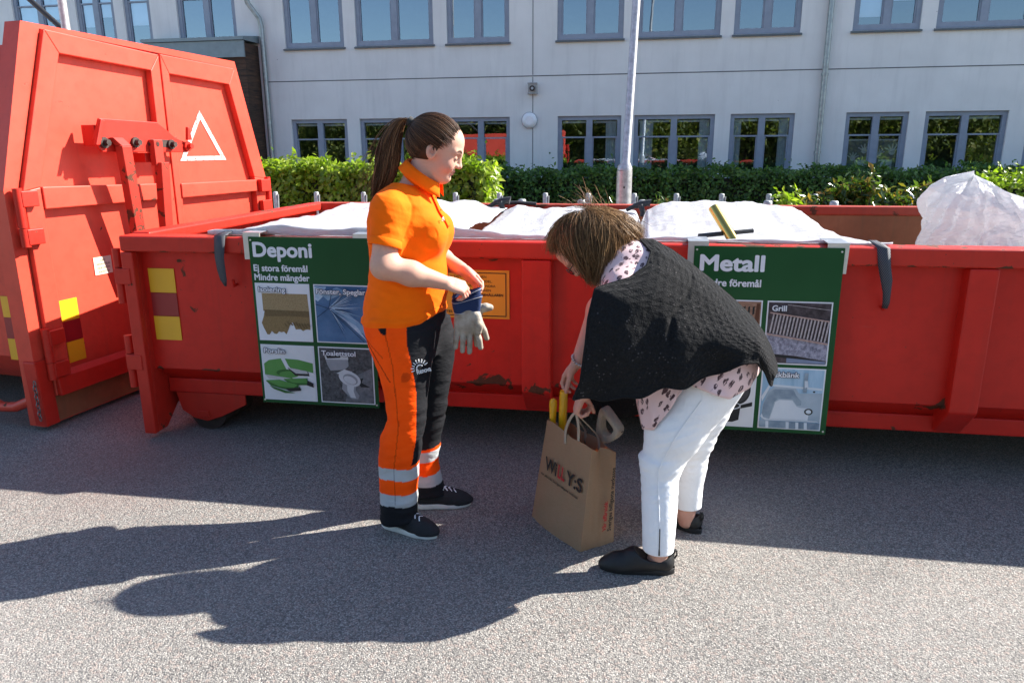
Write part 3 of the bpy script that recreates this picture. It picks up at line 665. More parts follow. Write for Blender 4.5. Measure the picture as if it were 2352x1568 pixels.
for p0, p1, w in (((.60, 1.65), (.735, .80), .075), ((.90, 1.55), (.935, .62), .07)):
    q = MB(); (a0, z0), (a1, z1) = p0, p1
    q.hexa([(a1 - w / 2, -.14, z1), (a1 + w / 2, -.14, z1), (a1 + w / 2, -.085, z1), (a1 - w / 2, -.085, z1), (a0 - w / 2, -.23, z0 - .05), (a0 + w / 2, -.23, z0 - .05), (a0 + w / 2, -.175, z0 - .05), (a0 - w / 2, -.175, z0 - .05)])
    if a0 < .7: q.hexa([(a0 - w / 2, -.23, z0 - .048), (a0 + w / 2, -.23, z0 - .048), (a0 + w / 2, -.175, z0 - .048), (a0 - w / 2, -.175, z0 - .048), (a0 - w / 2 - .02, -.19, z0), (a0 + w / 2 - .02, -.19, z0), (a0 + w / 2 - .02, -.157, z0), (a0 - w / 2 - .02, -.157, z0)])
    else: q.box((a0 - .045, -.20, 1.48), (a0 + .03, -.157, 1.64))
    q.build('lock_bar', paint('chipped_bar_paint', (0.40, 0.03, 0.018), .56, 2.2) if a0 < .7 else MATS['chipped_bar_paint'], LC, .004)
# reflective triangle, tape squares, notice
tri = [(1.565, 1.852), (1.81, 1.502), (1.315, 1.502)]
cg = (sum(a for a, _ in tri) / 3, sum(z for _, z in tri) / 3); ti = [(cg[0] + (a - cg[0]) * .74, cg[1] + (z - cg[1]) * .74) for a, z in tri]
q = MB()
for i in range(3):
    a, b_, c, d = tri[i], tri[(i + 1) % 3], ti[(i + 1) % 3], ti[i]
    q.face([(a[0], .008, a[1]), (b_[0], .008, b_[1]), (c[0], .008, c[1]), (d[0], .008, d[1])])
tm = bpy.data.materials.new('worn_white_tape'); t, p = nodes(tm); vv = coords(t)
t.links.new(ramp(t, noise(t, vv, 26, 6, .7), [(0.36, (0.52, 0.10, 0.07)), (0.46, (0.62, 0.46, 0.43)), (0.8, (0.68, 0.62, 0.60))]), p.inputs['Base Color']); p.inputs['Roughness'].default_value = .6
q.build('triangle_tape', tm, dr, fix=False)
for a0, a1, z0, z1, mm in ((.177, .30, .598, .724, yellow_tape), (.18, .302, .472, .596, red_tape), (.186, .305, .345, .470, yellow_tape)):
    MB().box((a0, .006, z0), (a1, .010, z1)).build('warning_tape', mm, dl)
for z0, z1, mm in ((.655, .777, yellow_tape), (.530, .653, red_tape), (.403, .528, yellow_tape)):
    MB().box((-.0040, .13, z0), (-.0015, .225, z1)).build('warning_tape', mm, LC)
nb = MB().box((.462, .007, .829), (.597, .0105, .937)).build('notice', mat('cream_label', (0.66, 0.60, 0.44), .6), dl)
for i, (s, w_) in enumerate((('OBS!', .038), ('SÄKERHETSLÅS', .105), ('UNDER VÄNSTER', .10), ('SIDAS BOTTEN', .085))):
    text_mesh('notice_line', s, w_, .0135, (.5295 - w_ / 2, .0045, .911 - i * .0235), (1, 0, 0), (0, 0, 1), black_ink, nb, .004)
# underside: rollers, chain, folded stay
for a in (.50, 1.75):
    w = MB().tube([(a - .19, .45, .11), (a + .22, .45, .11)], .108, 28); w.build('roller', iron, LC, .008)
st = MB().tube([(-.03, .75, .36), (-.03, .45, .16), (-.03, .33, .11), (-.03, .22, .12), (-.02, .10, .17)], .03, 10); st.build('stay', red_old, LC)
ch = MB()
for k in range(9):
    z = .30 - k * .026; c = Vector((-.085, -.02 + .004 * (k % 2), z)); rr = []
    for j in range(11):
        an = 2 * PI * j / 10; off = Vector((math.cos(an) * .009, 0, math.sin(an) * .017)) if k % 2 else Vector((0, math.cos(an) * .009, math.sin(an) * .017)); rr.append(c + off)
    ch.tube(rr, .003, 5, caps=False)
ch.build('chain', mat('chain_steel', (.2, .19, .18), .4, metal=.8), LC)
vt = MB().tube([(.0, 1.02, 2.05), (.0, 1.02, 2.10), (.0, 1.02, 2.16)], [.10, .075, .03], 18); vt.tube([(.0, 1.02, 2.16), (0, 1.02, 2.2)], [.14, .10], 18)
vt.build('vent_cap', mat('grey_metal', (.4, .4, .4)), LC)
# ================================================================ SIGN BOARDS
green_s = bpy.data.materials.new('green_board'); t, p = nodes(green_s); v = coords(t)
c = ramp(t, noise(t, v, 2.0, 3), [(.3, (0.009, 0.066, 0.020)), (.7, (0.015, 0.084, 0.027))])
c = mixc(t, ramp(t, noise(t, v, 38, 3), [(.78, 0.0), (.80, .8)]), c, (.45, .48, .45)); t.links.new(c, p.inputs['Base Color']); p.inputs['Roughness'].default_value = .35; p.inputs['Specular IOR Level'].default_value = .18
white_p = mat('white_print', (0.70, 0.72, 0.76), .4, .03, 3, spec=.2)
clip_m = mat('aluminium_clip', (0.62, 0.64, 0.66), .32, .1, 12, metal=.8)
cream = mat('cream_clip', (0.62, 0.58, 0.48), .5, .08, 12)
def flat(name, c, rough=.35, c2=None, scale=20, stretch=(1, 1, 1), stops=(.3, .7)):
    m = bpy.data.materials.new(name); t, p = nodes(m)
    t.links.new(ramp(t, noise(t, coords(t, stretch), scale, 6, .65), [(stops[0], c), (stops[1], c2 or tuple(min(1, q * 1.25) for q in c))]), p.inputs['Base Color']); p.inputs['Roughness'].default_value = rough; p.inputs['Specular IOR Level'].default_value = .2; return m
class Pic:
    """a printed picture: flat shapes in unit tile coordinates, each layer a hair above the last"""
    def __init__(s, name, parent, x, z, w, h, base):
        s.o = MB().box((x, -.0045, z), (x + w, -.0031, z + h)).build(name, white_p, parent); s.x, s.z, s.w, s.h = x + .006, z + .006, w - .012, h - .012; s.k = 0; s.mb = MB(); s.ms = []
        if base: s.poly([(0, 0), (1, 0), (1, 1), (0, 1)], base)
    def poly(s, pts, m):
        if m not in s.ms: s.ms.append(m)
        s.k += 1; y = -.0052 - .00035 * s.k
        s.mb.face([(s.x + a * s.w, y, s.z + b * s.h) for a, b in pts], s.ms.index(m)); return s
    def ell(s, cx, cz, rx, rz, m, a0=0, a1=2 * PI, n=36, rot=0):
        return s.poly([(cx + rx * math.cos(a0 + (a1 - a0) * i / n) * math.cos(rot) - rz * math.sin(a0 + (a1 - a0) * i / n) * math.sin(rot), cz + rx * math.cos(a0 + (a1 - a0) * i / n) * math.sin(rot) + rz * math.sin(a0 + (a1 - a0) * i / n) * math.cos(rot)) for i in range(n)], m)
    def line(s, a, b, w, m, w2=None):
        d = Vector((b[0] - a[0], b[1] - a[1])).normalized(); q = Vector((-d.y, d.x)); w2 = w if w2 is None else w2
        return s.poly([(a[0] + q.x * w, a[1] + q.y * w), (a[0] - q.x * w, a[1] - q.y * w), (b[0] - q.x * w2, b[1] - q.y * w2), (b[0] + q.x * w2, b[1] + q.y * w2)], m)
    def done(s, cap=None, cw=.5):
        s.mb.build('print', s.ms, s.o, fix=False)
        if cap:
            y = -.0056 - .00035 * s.k
            text_mesh('caption', cap, cw, .0265, (s.x + .014, y, s.z + s.h - .038), (1, 0, 0), (0, 0, 1), MATS['caption_shade'], s.o, .10)
            text_mesh('caption', cap, cw, .0265, (s.x + .014, y - .0008, s.z + s.h - .038), (1, 0, 0), (0, 0, 1), white_p, s.o, .026)
mat('caption_shade', (0.03, 0.03, 0.06), .5)
SW, SH = .648, .878
def sign(x, z, label):
    r = thing('sorting_sign', label, 'sign', (x, 3.455, z))
    MB().box((0, -.003, 0), (SW, .001, SH)).build('board', green_s, r)
    sc = MB()
    for a, b in ((.012, .862), (.636, .862), (.012, .016), (.636, .016)): sc.cyl((a, -.0032, b), (a, -.006, b), .0045, 10)
    sc.build('screw', clip_m, r)
    return r
def clip(r, x, cream_leg, lean=0.0):
    q = MB()
    q.hexa([(x, .0015, SH - .115), (x + .088, .0015, SH - .115), (x + .088, .004, SH - .115), (x, .004, SH - .115), (x, .0015, SH + .018), (x + .092, .0015, SH + .018), (x + .092, .004, SH + .018), (x, .004, SH + .018)], 1 if cream_leg else 0)
    q.hexa([(x, .0015, SH + .0182), (x + .092, .0015, SH + .0182), (x + .092, .16, SH + .022), (x, .16, SH + .022), (x, .0015, SH + .0212), (x + .092, .0015, SH + .0212), (x + .092, .16, SH + .025), (x, .16, SH + .025)], 0)
    q.box((x, .16, SH - .06), (x + .092, .163, SH + .021), 0)
    q.build('hanging_clip', [clip_m, cream], r)
rnd = random.Random(11)
dep = sign(-1.945, .272, 'green landfill sign board headed Deponi with four pictures behind the standing woman')
clip(dep, -.03, True); clip(dep, .555, False)
text_mesh('heading', 'Deponi', .318, .074, (.02, -.0042, .780), (1, 0, 0), (0, 0, 1), white_p, dep, .034)
text_mesh('text_line', 'Ej stora föremål', .292, .034, (.016, -.0042, .7055), (1, 0, 0), (0, 0, 1), white_p, dep, .03)
text_mesh('text_line', 'Mindre mängder', .300, .034, (.016, -.0042, .6585), (1, 0, 0), (0, 0, 1), white_p, dep, .03)
# mineral wool
pc = Pic('picture', dep, .014, .342, .296, .302, None)
wool = flat('print_wool', (0.22, 0.155, 0.075), .4, (0.40, 0.30, 0.165), 160); wool_d = flat('print_wool_dark', (0.10, 0.068, 0.03), .4, (0.2, 0.14, 0.07), 200); wool_m = flat('print_wool_mid', (0.17, 0.115, 0.05), .4, (0.30, 0.21, 0.10), 150)
pc.poly([(.10, .84), (.97, .84), (.985, .52), (.10, .52)], wool)
ed = [(.05, .30), (.10, .42), (.13, .54), (.985, .53), (.985, .20)] + [(.985 - i * .047, .24 - rnd.random() * .07 - (.08 if i > 9 else 0) + (.10 if 6 < i < 9 else 0)) for i in range(1, 19)] + [(.08, .22)]
pc.poly(ed, wool_m); pc.poly([(.12, .545), (.985, .535), (.985, .43), (.55, .44), (.13, .42)], wool_d)
for i in range(9): a = .5 + i * .055; pc.line((a, .34 - rnd.random() * .05), (a + .05, .28 - rnd.random() * .08), .012, wool_d)
pc.done('Isolering', .148)
# broken pane
pc = Pic('picture', dep, .332, .342, .296, .302, flat('print_glass', (0.035, 0.10, 0.22), .3, (0.10, 0.20, 0.36), 7))
gw = flat('print_glass_white', (0.55, 0.66, 0.78), .3, (.3, .45, .62), 60); gm = flat('print_glass_mid', (0.16, 0.30, 0.47), .3, (.28, .42, .58), 40); gd = flat('print_glass_dark', (0.012, 0.035, 0.08), .3)
pc.poly([(0, .98), (.22, .98), (.14, .80), (.05, .72), (0, .75)], gw); pc.poly([(.1, .86), (.42, .98), (.6, .9), (.24, .74)], gm)
pc.poly([(.30, .60), (.42, .50), (.98, .08), (.98, .22), (.6, .52)], gm); pc.poly([(.34, .55), (.5, .42), (.94, .03), (.75, .30)], gw)
for i in range(40):
    a = -1.15 + rnd.random() * 1.9; r0, r1 = rnd.random() * .15, .25 + rnd.random() * .6
    pa, pb = (.27 + r0 * math.cos(a), .62 + r0 * math.sin(a)), (.27 + r1 * math.cos(a), .62 + r1 * math.sin(a))
    if all(0.01 < q < .99 for q in pa + pb): pc.line(pa, pb, .004 + rnd.random() * .008, rnd.choice((gw, gm, gw, gd)), .001)
for a, b in (((.3, .6), (.02, .68)), ((.27, .62), (.36, .97)), ((.3, .58), (.9, .03)), ((.25, .6), (.04, .45))): pc.line(a, b, .006, gd)
pc.done('Fönster, Speglar', .262)
# broken plate
pc = Pic('picture', dep, .014, .018, .296, .302, flat('print_paper', (0.60, 0.62, 0.64), .35, (.72, .73, .75), 3))
pg = flat('print_plate', (0.075, 0.24, 0.055), .3, (.12, .31, .085), 5); pg2 = flat('print_plate_dark', (0.03, 0.115, 0.03), .3, (.05, .16, .04), 6); pw = flat('print_grey', (0.42, 0.42, 0.42), .35); pk = flat('print_black', (0.02, 0.022, 0.024), .35)
pc.poly([(.02, .66), (.12, .73), (.30, .76), (.36, .77), (.46, .56), (.58, .38), (.30, .40), (.12, .41), (.02, .46)], pg)
pc.poly([(.44, .77), (.70, .76), (.98, .70), (.98, .52), (.80, .56), (.55, .58), (.50, .64)], pg); pc.ell(.47, .50, .22, .07, pg2); pc.ell(.50, .475, .19, .06, pg)
pc.poly([(.48, .60), (.88, .54), (.90, .46), (.62, .46)], pk); pc.poly([(.48, .61), (.86, .55), (.88, .50), (.64, .50)], pw)
pc.poly([(.02, .46), (.56, .40), (.58, .37), (.10, .38)], pw); pc.poly([(.38, .38), (.86, .42), (.86, .29), (.62, .28), (.48, .32)], pg2); pc.poly([(.38, .39), (.84, .42), (.84, .33), (.58, .32)], pg)
pc.poly([(.03, .34), (.30, .36), (.68, .28), (.66, .21), (.40, .19), (.12, .25)], pg2); pc.poly([(.03, .35), (.30, .37), (.66, .29), (.58, .23), (.30, .24)], pg)
pc.poly([(.86, .38), (.97, .33), (.97, .25), (.84, .29)], pk); pc.poly([(.40, .20), (.70, .25), (.72, .18), (.5, .155)], pk); pc.poly([(.1, .25), (.42, .165), (.60, .13), (.40, .12), (.18, .19)], pg2)
pc.done('Porslin', .116)
# toilet bowl, grey photograph
pc = Pic('picture', dep, .332, .018, .296, .302, flat('print_rubble', (0.028, 0.029, 0.032), .4, (.13, .135, .145), 70))
tw = flat('print_china', (0.48, 0.50, 0.53), .3, (.62, .64, .67), 8); ts = flat('print_china_shade', (0.24, 0.255, 0.28), .3, (.32, .33, .36), 10); tf = flat('print_floor', (0.09, 0.095, 0.105), .4, (.20, .21, .23), 50)
pc.poly([(.55, .45), (.99, .66), (.99, .01), (.45, .01)], tf); pc.poly([(.7, .44), (.82, .47), (.78, .38), (.95, .30), (.76, .30)], pk)
pc.poly([(.10, .86), (.14, .70), (.20, .585), (.47, .61), (.55, .68), (.55, .84)], ts); pc.poly([(.09, .88), (.55, .86), (.555, .80), (.12, .79)], tw)
pc.poly([(.13, .86), (.42, .87), (.40, .83), (.15, .81)], pk)
pc.poly([(.42, .38), (.40, .25), (.47, .17), (.58, .07), (.70, .07), (.73, .14), (.66, .24), (.68, .34)], ts); pc.poly([(.50, .36), (.50, .22), (.56, .10), (.66, .09), (.62, .22), (.64, .35)], tw)
pc.poly([(.31, .54), (.47, .62), (.62, .58), (.50, .50)], tw); pc.ell(.56, .45, .215, .135, tw, rot=-.35); pc.ell(.575, .44, .145, .092, ts, rot=-.35); pc.ell(.565, .425, .12, .066, tw, rot=-.35)
pc.done('Toalettstol', .186)

met = sign(.250, .262, 'green scrap metal sign board headed Metall behind the bending woman')
clip(met, -.028, False); clip(met, .575, True)
text_mesh('heading', 'Metall', .285, .074, (.028, -.0042, .768), (1, 0, 0), (0, 0, 1), white_p, met, .034)
text_mesh('text_line', 'Mindre föremål', .281, .034, (.023, -.0042, .696), (1, 0, 0), (0, 0, 1), white_p, met, .03)
wd = flat('print_wood', (0.20, 0.10, 0.062), .4, (.40, .24, .17), 30, (1, 1, 6))
pc = Pic('picture', met, .020, .336, .298, .298, wd)
for i in range(7):
    a = .52 + i * .07; pc.poly([(a, .78), (a + .03, .80), (a + .03, .93), (a, .91)], pk)
pc.poly([(.9, .5), (.98, .5), (.98, .97), (.93, .97)], flat('print_brown', (.09, .035, .02), .4)); pc.poly([(.05, .2), (.6, .25), (.6, .55), (.05, .5)], pk)
pc.done('Järn', .08)
# grate
pc = Pic('picture', met, .339, .336, .283, .298, flat('print_soot', (0.018, 0.014, 0.016), .4, (.10, .08, .09), 34))
ash = flat('print_ash', (0.09, 0.09, 0.13), .4, (.42, .42, .52), 90); bar = flat('print_bar', (0.26, 0.23, 0.25), .35, (.52, .46, .46), 90); rbar = flat('print_rust_bar', (0.30, 0.18, 0.15), .4, (.48, .36, .33), 70)
pc.poly([(0, .50), (1, .36), (1, .06), (.5, .13), (0, .16)], ash); pc.poly([(0, .15), (.5, .12), (1, .05), (1, .02), (0, .12)], pk); pc.poly([(.36, .09), (.99, .05), (.99, .01), (.36, .01)], flat('print_bluegrey', (.16, .2, .3), .4))
for i in range(17):
    a = .05 + i * .0555; pc.line((a + .045, .815 - i * .0066), (a, .50 - i * .0079), .0125, bar)
pc.line((.0, .485), (.995, .345), .014, rbar); pc.line((.03, .835), (.99, .715), .011, rbar)
pc.line((.3, .97), (.99, .90), .004, bar)
pc.done('Grill', .064)
# pan
pc = Pic('picture', met, .020, .018, .298, .302, flat('print_paper2', (0.62, 0.63, 0.65), .35, (.72, .73, .74), 3))
pc.ell(.70, .66, .235, .30, pk, rot=.3); pc.ell(.72, .67, .19, .26, flat('print_lid', (.05, .05, .055), .25), rot=.3); pc.poly([(.36, .34), (.80, .34), (.78, .10), (.68, .06), (.48, .06), (.38, .11)], pk)
pc.ell(.58, .34, .225, .075, tw); pc.ell(.58, .345, .20, .06, pk); pc.ell(.58, .42, .035, .03, pw); pc.poly([(.80, .36), (.98, .42), (.98, .35), (.80, .30)], pk)
pc.done('Husgeråd', .15)
# sink
pc = Pic('picture', met, .339, .018, .283, .302, flat('print_tile_blue', (0.20, 0.36, 0.52), .3, (.42, .58, .72), 5, (4, 1, .5)))
s1 = flat('print_steel', (0.22, 0.30, 0.38), .3, (.42, .50, .57), 4); s2 = flat('print_steel_dark', (0.10, 0.16, 0.23), .3, (.34, .42, .49), 9); s3 = flat('print_steel_light', (0.50, 0.57, 0.64), .3, (.66, .71, .76), 5)
pc.poly([(.03, .12), (.03, .35), (.10, .62), (.22, .70), (.55, .70), (.62, .60), (1, .62), (1, .12)], s1); pc.poly([(0, .52), (.12, .74), (.99, .70), (.99, .665), (.14, .705), (.02, .44)], s3)
pc.poly([(.03, .22), (.05, .40), (.13, .60), (.22, .66), (.52, .66), (.58, .56), (.67, .47), (.67, .40), (.60, .40), (.52, .50), (.28, .50), (.22, .44), (.16, .14), (.08, .14)], s2)
pc.poly([(.17, .15), (.24, .44), (.30, .48), (.52, .48), (.60, .38), (.66, .36), (.82, .36), (.80, .15)], s3); pc.poly([(.03, .24), (.06, .17), (.16, .145), (.95, .145), (.98, .13), (.1, .125), (.01, .18)], s3)
pc.ell(.80, .30, .07, .055, pk); pc.ell(.80, .30, .045, .034, s3); pc.ell(.86, .64, .02, .013, pk)
pc.poly([(.68, .95), (.74, .95), (.74, .62), (.68, .62)], s2); pc.poly([(.69, .82), (.74, .82), (.76, .72), (.70, .70)], s3)
pc.poly([(0, .12), (1, .115), (1, 0), (0, 0)], s2)
for a in (.10, .44, .60, .74): pc.poly([(a, .115), (a + .05, .115), (a + .06, 0), (a + .01, 0)], s3)
pc.done('Diskbänk', .148)
# ================================================================ LINERS, STRAPS, SACK, TUBE
def sheet_mat(name, base, trans=.45, rough=.5):
    m = bpy.data.materials.new(name); t, p = nodes(m)
    v = coords(t); w = N(t, 'ShaderNodeTexWave', Scale=160.0, Distortion=.6); t.links.new(v, w.inputs['Vector'])
    t.links.new(mixc(t, noise(t, v, 3, 4), tuple(b * .92 for b in base), base), p.inputs['Base Color']); p.inputs['Roughness'].default_value = rough
    b = bump(t, p, math_(t, 'ADD', math_(t, 'MULTIPLY', w.outputs['Fac'], .02), noise(t, coords(t, (1, 1, 2.2)), 7, 5, .6)), .75, .05)
    tl = N(t, 'ShaderNodeBsdfTranslucent'); tl.inputs[0].default_value = tuple(base) + (1,); t.links.new(b.outputs[0], tl.inputs['Normal'])
    mx = t.nodes.new('ShaderNodeMixShader'); mx.inputs[0].default_value = trans
    t.links.new(p.outputs[0], mx.inputs[1]); t.links.new(tl.outputs[0], mx.inputs[2]); t.links.new(mx.outputs[0], t.nodes['Material Output'].inputs['Surface']); return m
liner_m = sheet_mat('white_woven_sheet', (0.80, 0.815, 0.85), .5)
def grid_mesh(name, P, m, parent=None, smooth=True, thick=0.0, closed=False, uv=False):
    """P: array (ns, nt, 3) of points -> one sheet"""
    P = np.asarray(P, float); a, b = P.shape[:2]
    i, j = np.meshgrid(np.arange(a - 1), np.arange(b - 1), indexing='ij'); q = i * b + j
    f = np.stack([q, q + b, q + b + 1, q + 1], -1).reshape(-1, 4)
    if closed:
        i = np.arange(a - 1); q = i * b; f = np.concatenate([f, np.stack([q + b - 1, q + b + b - 1, q + b, q], -1)])
    U = None
    if uv: U = np.stack(np.meshgrid(np.linspace(0, 1, a), np.linspace(0, 1, b), indexing='ij'), -1).reshape(-1, 2)
    o = np_mesh(name, P.reshape(-1, 3), f, m, parent, smooth, None, None, U)
    if thick:
        s = o.modifiers.new('thickness', 'SOLIDIFY'); s.thickness = thick; s.offset = 0
    return o
def wav(x, y, seed=0, f=1.0):
    r = np.random.default_rng(seed); s = 0
    for k in range(7):
        a, b, c = r.normal(0, f * (1.3 ** k)), r.normal(0, f * (1.3 ** k)), r.uniform(0, 6.28); s = s + np.sin(a * x + b * y + c) / (1.25 ** k)
    return s / 3.0
def sm_(x, a, b):
    t = np.clip((x - a) / (b - a), 0, 1); return t * t * (3 - 2 * t)
def liner(name, label, x0, x1, front_lift, back_z, sag, seed, back_y=5.55, trim=(0, 0)):
    """a big white bag hung open inside the container: front edge over the front rail, walls, back edge propped up"""
    r = thing(name, label, 'liner sheet', (x0, 3.5, 0), 0, 'white liner bags hung in the container')
    ns, nt = 90, 46
    xs = np.linspace(0, x1 - x0, ns); L = x1 - x0
    # back wall of the bag (inside face seen) from its drooping top edge down to the floor
    P = np.zeros((ns, nt, 3))
    zt = np.interp(xs / L, *back_z) + .012 * wav(xs * 6, 0 * xs, seed + 5, 2)
    for j, tq in enumerate(np.linspace(0, 1, nt)):
        P[:, j, 0] = xs
        P[:, j, 1] = back_y - 3.5 - (back_y - 3.75) * tq + .05 * wav(xs * 3, tq * 2 + 0 * xs, seed, 1.6) + .04 * np.sin(xs * 7 + seed) * (1 - tq) 
        P[:, j, 2] = zt * (1 - tq) + 1.125 * tq - sag * np.sin(PI * tq) + .03 * wav(xs * 2.4, tq * 4 + 0 * xs, seed + 4, 1.6) * np.sin(PI * tq) + .012 * np.abs(wav(xs * 8, tq * 9 + 0 * xs, seed + 6, 1.3)) - .30 * (trim[0] * sm_(1 - xs / L, .96, 1.0) + trim[1] * sm_(xs / L, .96, 1.0)) * np.sin(PI * tq) ** .5
    grid_mesh('bag_back', P, liner_m, r, True, .004)
    # front lip: from inside up over the rail, hanging a little outside
    P = np.zeros((ns, 26, 3))
    lift = np.interp(xs / L, *front_lift)
    for j, tq in enumerate(np.linspace(0, 1, 26)):
        P[:, j, 0] = xs
        k = np.clip(tq / .75, 0, 1)
        P[:, j, 1] = .045 + .50 * (1 - k) ** 1.2 + .016 * wav(xs * 4, tq * 3 + 0 * xs, seed + 2, 2.2) * (1 - k * .7)
        P[:, j, 2] = np.where(tq < .75, .60 + (1.150 + lift - .60) * k ** .35, 1.150 + lift * np.clip((1 - tq) / .25, 0, 1)) + .008 * wav(xs * 7, tq * 2 + 0 * xs, seed + 3, 2)
    P[:, :, 2] = np.maximum(P[:, :, 2], np.where(P[:, :, 1] < .135, 1.147, .3))
    grid_mesh('bag_front', P, liner_m, r, True, .004)
    return r
liner('white_liner', 'white woven liner bag at the left end of the container behind the landfill sign', -2.22, -.98, ((0, .12, .3, .6, .8, 1), (.012, .03, .05, .035, .05, .03)), ((0, .2, .4, .6, .8, 1), (1.165, 1.17, 1.18, 1.19, 1.18, 1.13)), .0, 3)
liner('white_liner', 'white woven liner bag in the middle between the two women', -1.02, .02, ((0, .1, .35, .6, .85, 1), (.03, .05, .02, .012, .012, .012)), ((0, .1, .3, .55, .8, .95, 1), (1.12, 1.15, 1.14, 1.15, 1.13, 1.12, 1.0)), .06, 8, trim=(.0, 1))
liner('white_liner', 'white woven liner bag at the right holding the brass tube', .0, 1.12, ((0, .25, .5, .75, 1), (.015, .012, .010, .012, .005)), ((0, .04, .1, .3, .45, .6, .75, .9, 1), (1.0, 1.14, 1.17, 1.205, 1.20, 1.19, 1.175, 1.16, 1.13)), .05, 21, trim=(1, 0))
strap_m = bpy.data.materials.new('woven_strap'); t, p = nodes(strap_m); v = coords(t, (1, 1, 1), 'Object', (0, .6, 0))
w_ = N(t, 'ShaderNodeTexWave', Scale=52.0, Distortion=.4); t.links.new(v, w_.inputs['Vector'])
t.links.new(ramp(t, w_.outputs['Fac'], [(.45, (.006, .0065, .009)), (.8, (.10, .105, .125))]), p.inputs['Base Color']); p.inputs['Roughness'].default_value = .7
def strap(label, pts, widths, yoff):
    P = []
    for (x, z), w, yo in zip(pts, widths, yoff): P.append([(x - w / 2, 3.475 - yo + .004, z), (x - w * .15, 3.468 - yo, z), (x + w * .2, 3.465 - yo, z), (x + w / 2, 3.475 - yo - .006, z)])
    c = P[len(P) - 1][0]; P = np.array(P); o = np.array([P[0, 0, 0], 3.475, P[-1, 0, 2]])
    ob = grid_mesh('lifting_strap', P - o, strap_m, None, True, .003); ob.location = o
    tag(ob, label, 'strap', 'black straps hanging over the front rail')
strap('black and grey woven strap hanging over the rail left of the landfill sign', [(-2.10, 1.168), (-2.105, 1.160), (-2.112, 1.150), (-2.116, 1.09), (-2.118, 1.04), (-2.114, .975), (-2.109, .925), (-2.104, .892)], [.045, .055, .066, .062, .056, .052, .042, .018], [-.10, -.05, .0, .008, .014, .014, .012, .006])
strap('black and grey woven strap hanging over the rail right of the metal sign', [(1.035, 1.165), (1.05, 1.152), (1.062, 1.14), (1.073, 1.06), (1.086, 1.0), (1.094, .945), (1.098, .90), (1.10, .87)], [.03, .045, .052, .050, .046, .030, .026, .02], [-.08, -.03, .0, .006, .012, .012, .006, -.01])
knot_m = mat('dark_strap', (.025, .027, .03), .7, .4, 30)
for x, z, y, lab in ((-1.02, 1.175, 5.45, 'black strap knot on the liner edge beside the standing woman'), (-.0, 1.16, 5.45, 'black strap knot above the gap between the middle and right liners')):
    q = MB()
    q.tube([(-.10, 0, -.02), (-.04, .0, .01), (.0, -.01, .02), (.05, 0, .035), (.07, .0, .03)], [.012, .018, .026, .022, .03], 8); q.tube([(0, -.02, .02), (.02, -.03, -.03), (.01, -.03, -.06)], [.02, .02, .012], 8)
    o = q.build('strap_knot', knot_m); o.location = (x, y, z); tag(o, lab, 'strap')
q = MB().tube([(-.17, 0, 0), (.0, 0, .006), (.14, 0, -.004)], .014, 8); o = q.build('black_bar', knot_m); o.location = (-.93, 5.7, 1.165); tag(o, 'black bar lying on the liner edge right of the standing woman', 'bar')
q = MB().tube([(-.12, 0, .0), (.14, .06, .022)], .011, 8); o = q.build('black_bar', knot_m); o.location = (.40, 3.66, 1.162); tag(o, 'thin black bar lying beside the brass tube', 'bar')
brass = mat('brass_tube', (.50, .36, .10), .22, .12, 6, metal=1.0, stretch=(1, 1, .2))
o = thing('metal_tube', 'slanting hollow brass coloured tube sticking out of the container', 'tube', (.455, 3.60, 1.10))
a_, b_ = Vector((.045, -.05, -.05)), Vector((-.105, .15, .19))
q = MB().tube([a_, b_], .025, 20, caps=False); q.tube([b_, a_], .022, 20, caps=False); q.build('tube_wall', brass, o)
q = MB().tube([b_ * .8 + a_ * .2, b_ * .78 + a_ * .22], .022, 20); q.build('bore_shade', mat('shade_black', (.01, .01, .01), .9), o)  # black disc in the bore stands for the shade inside
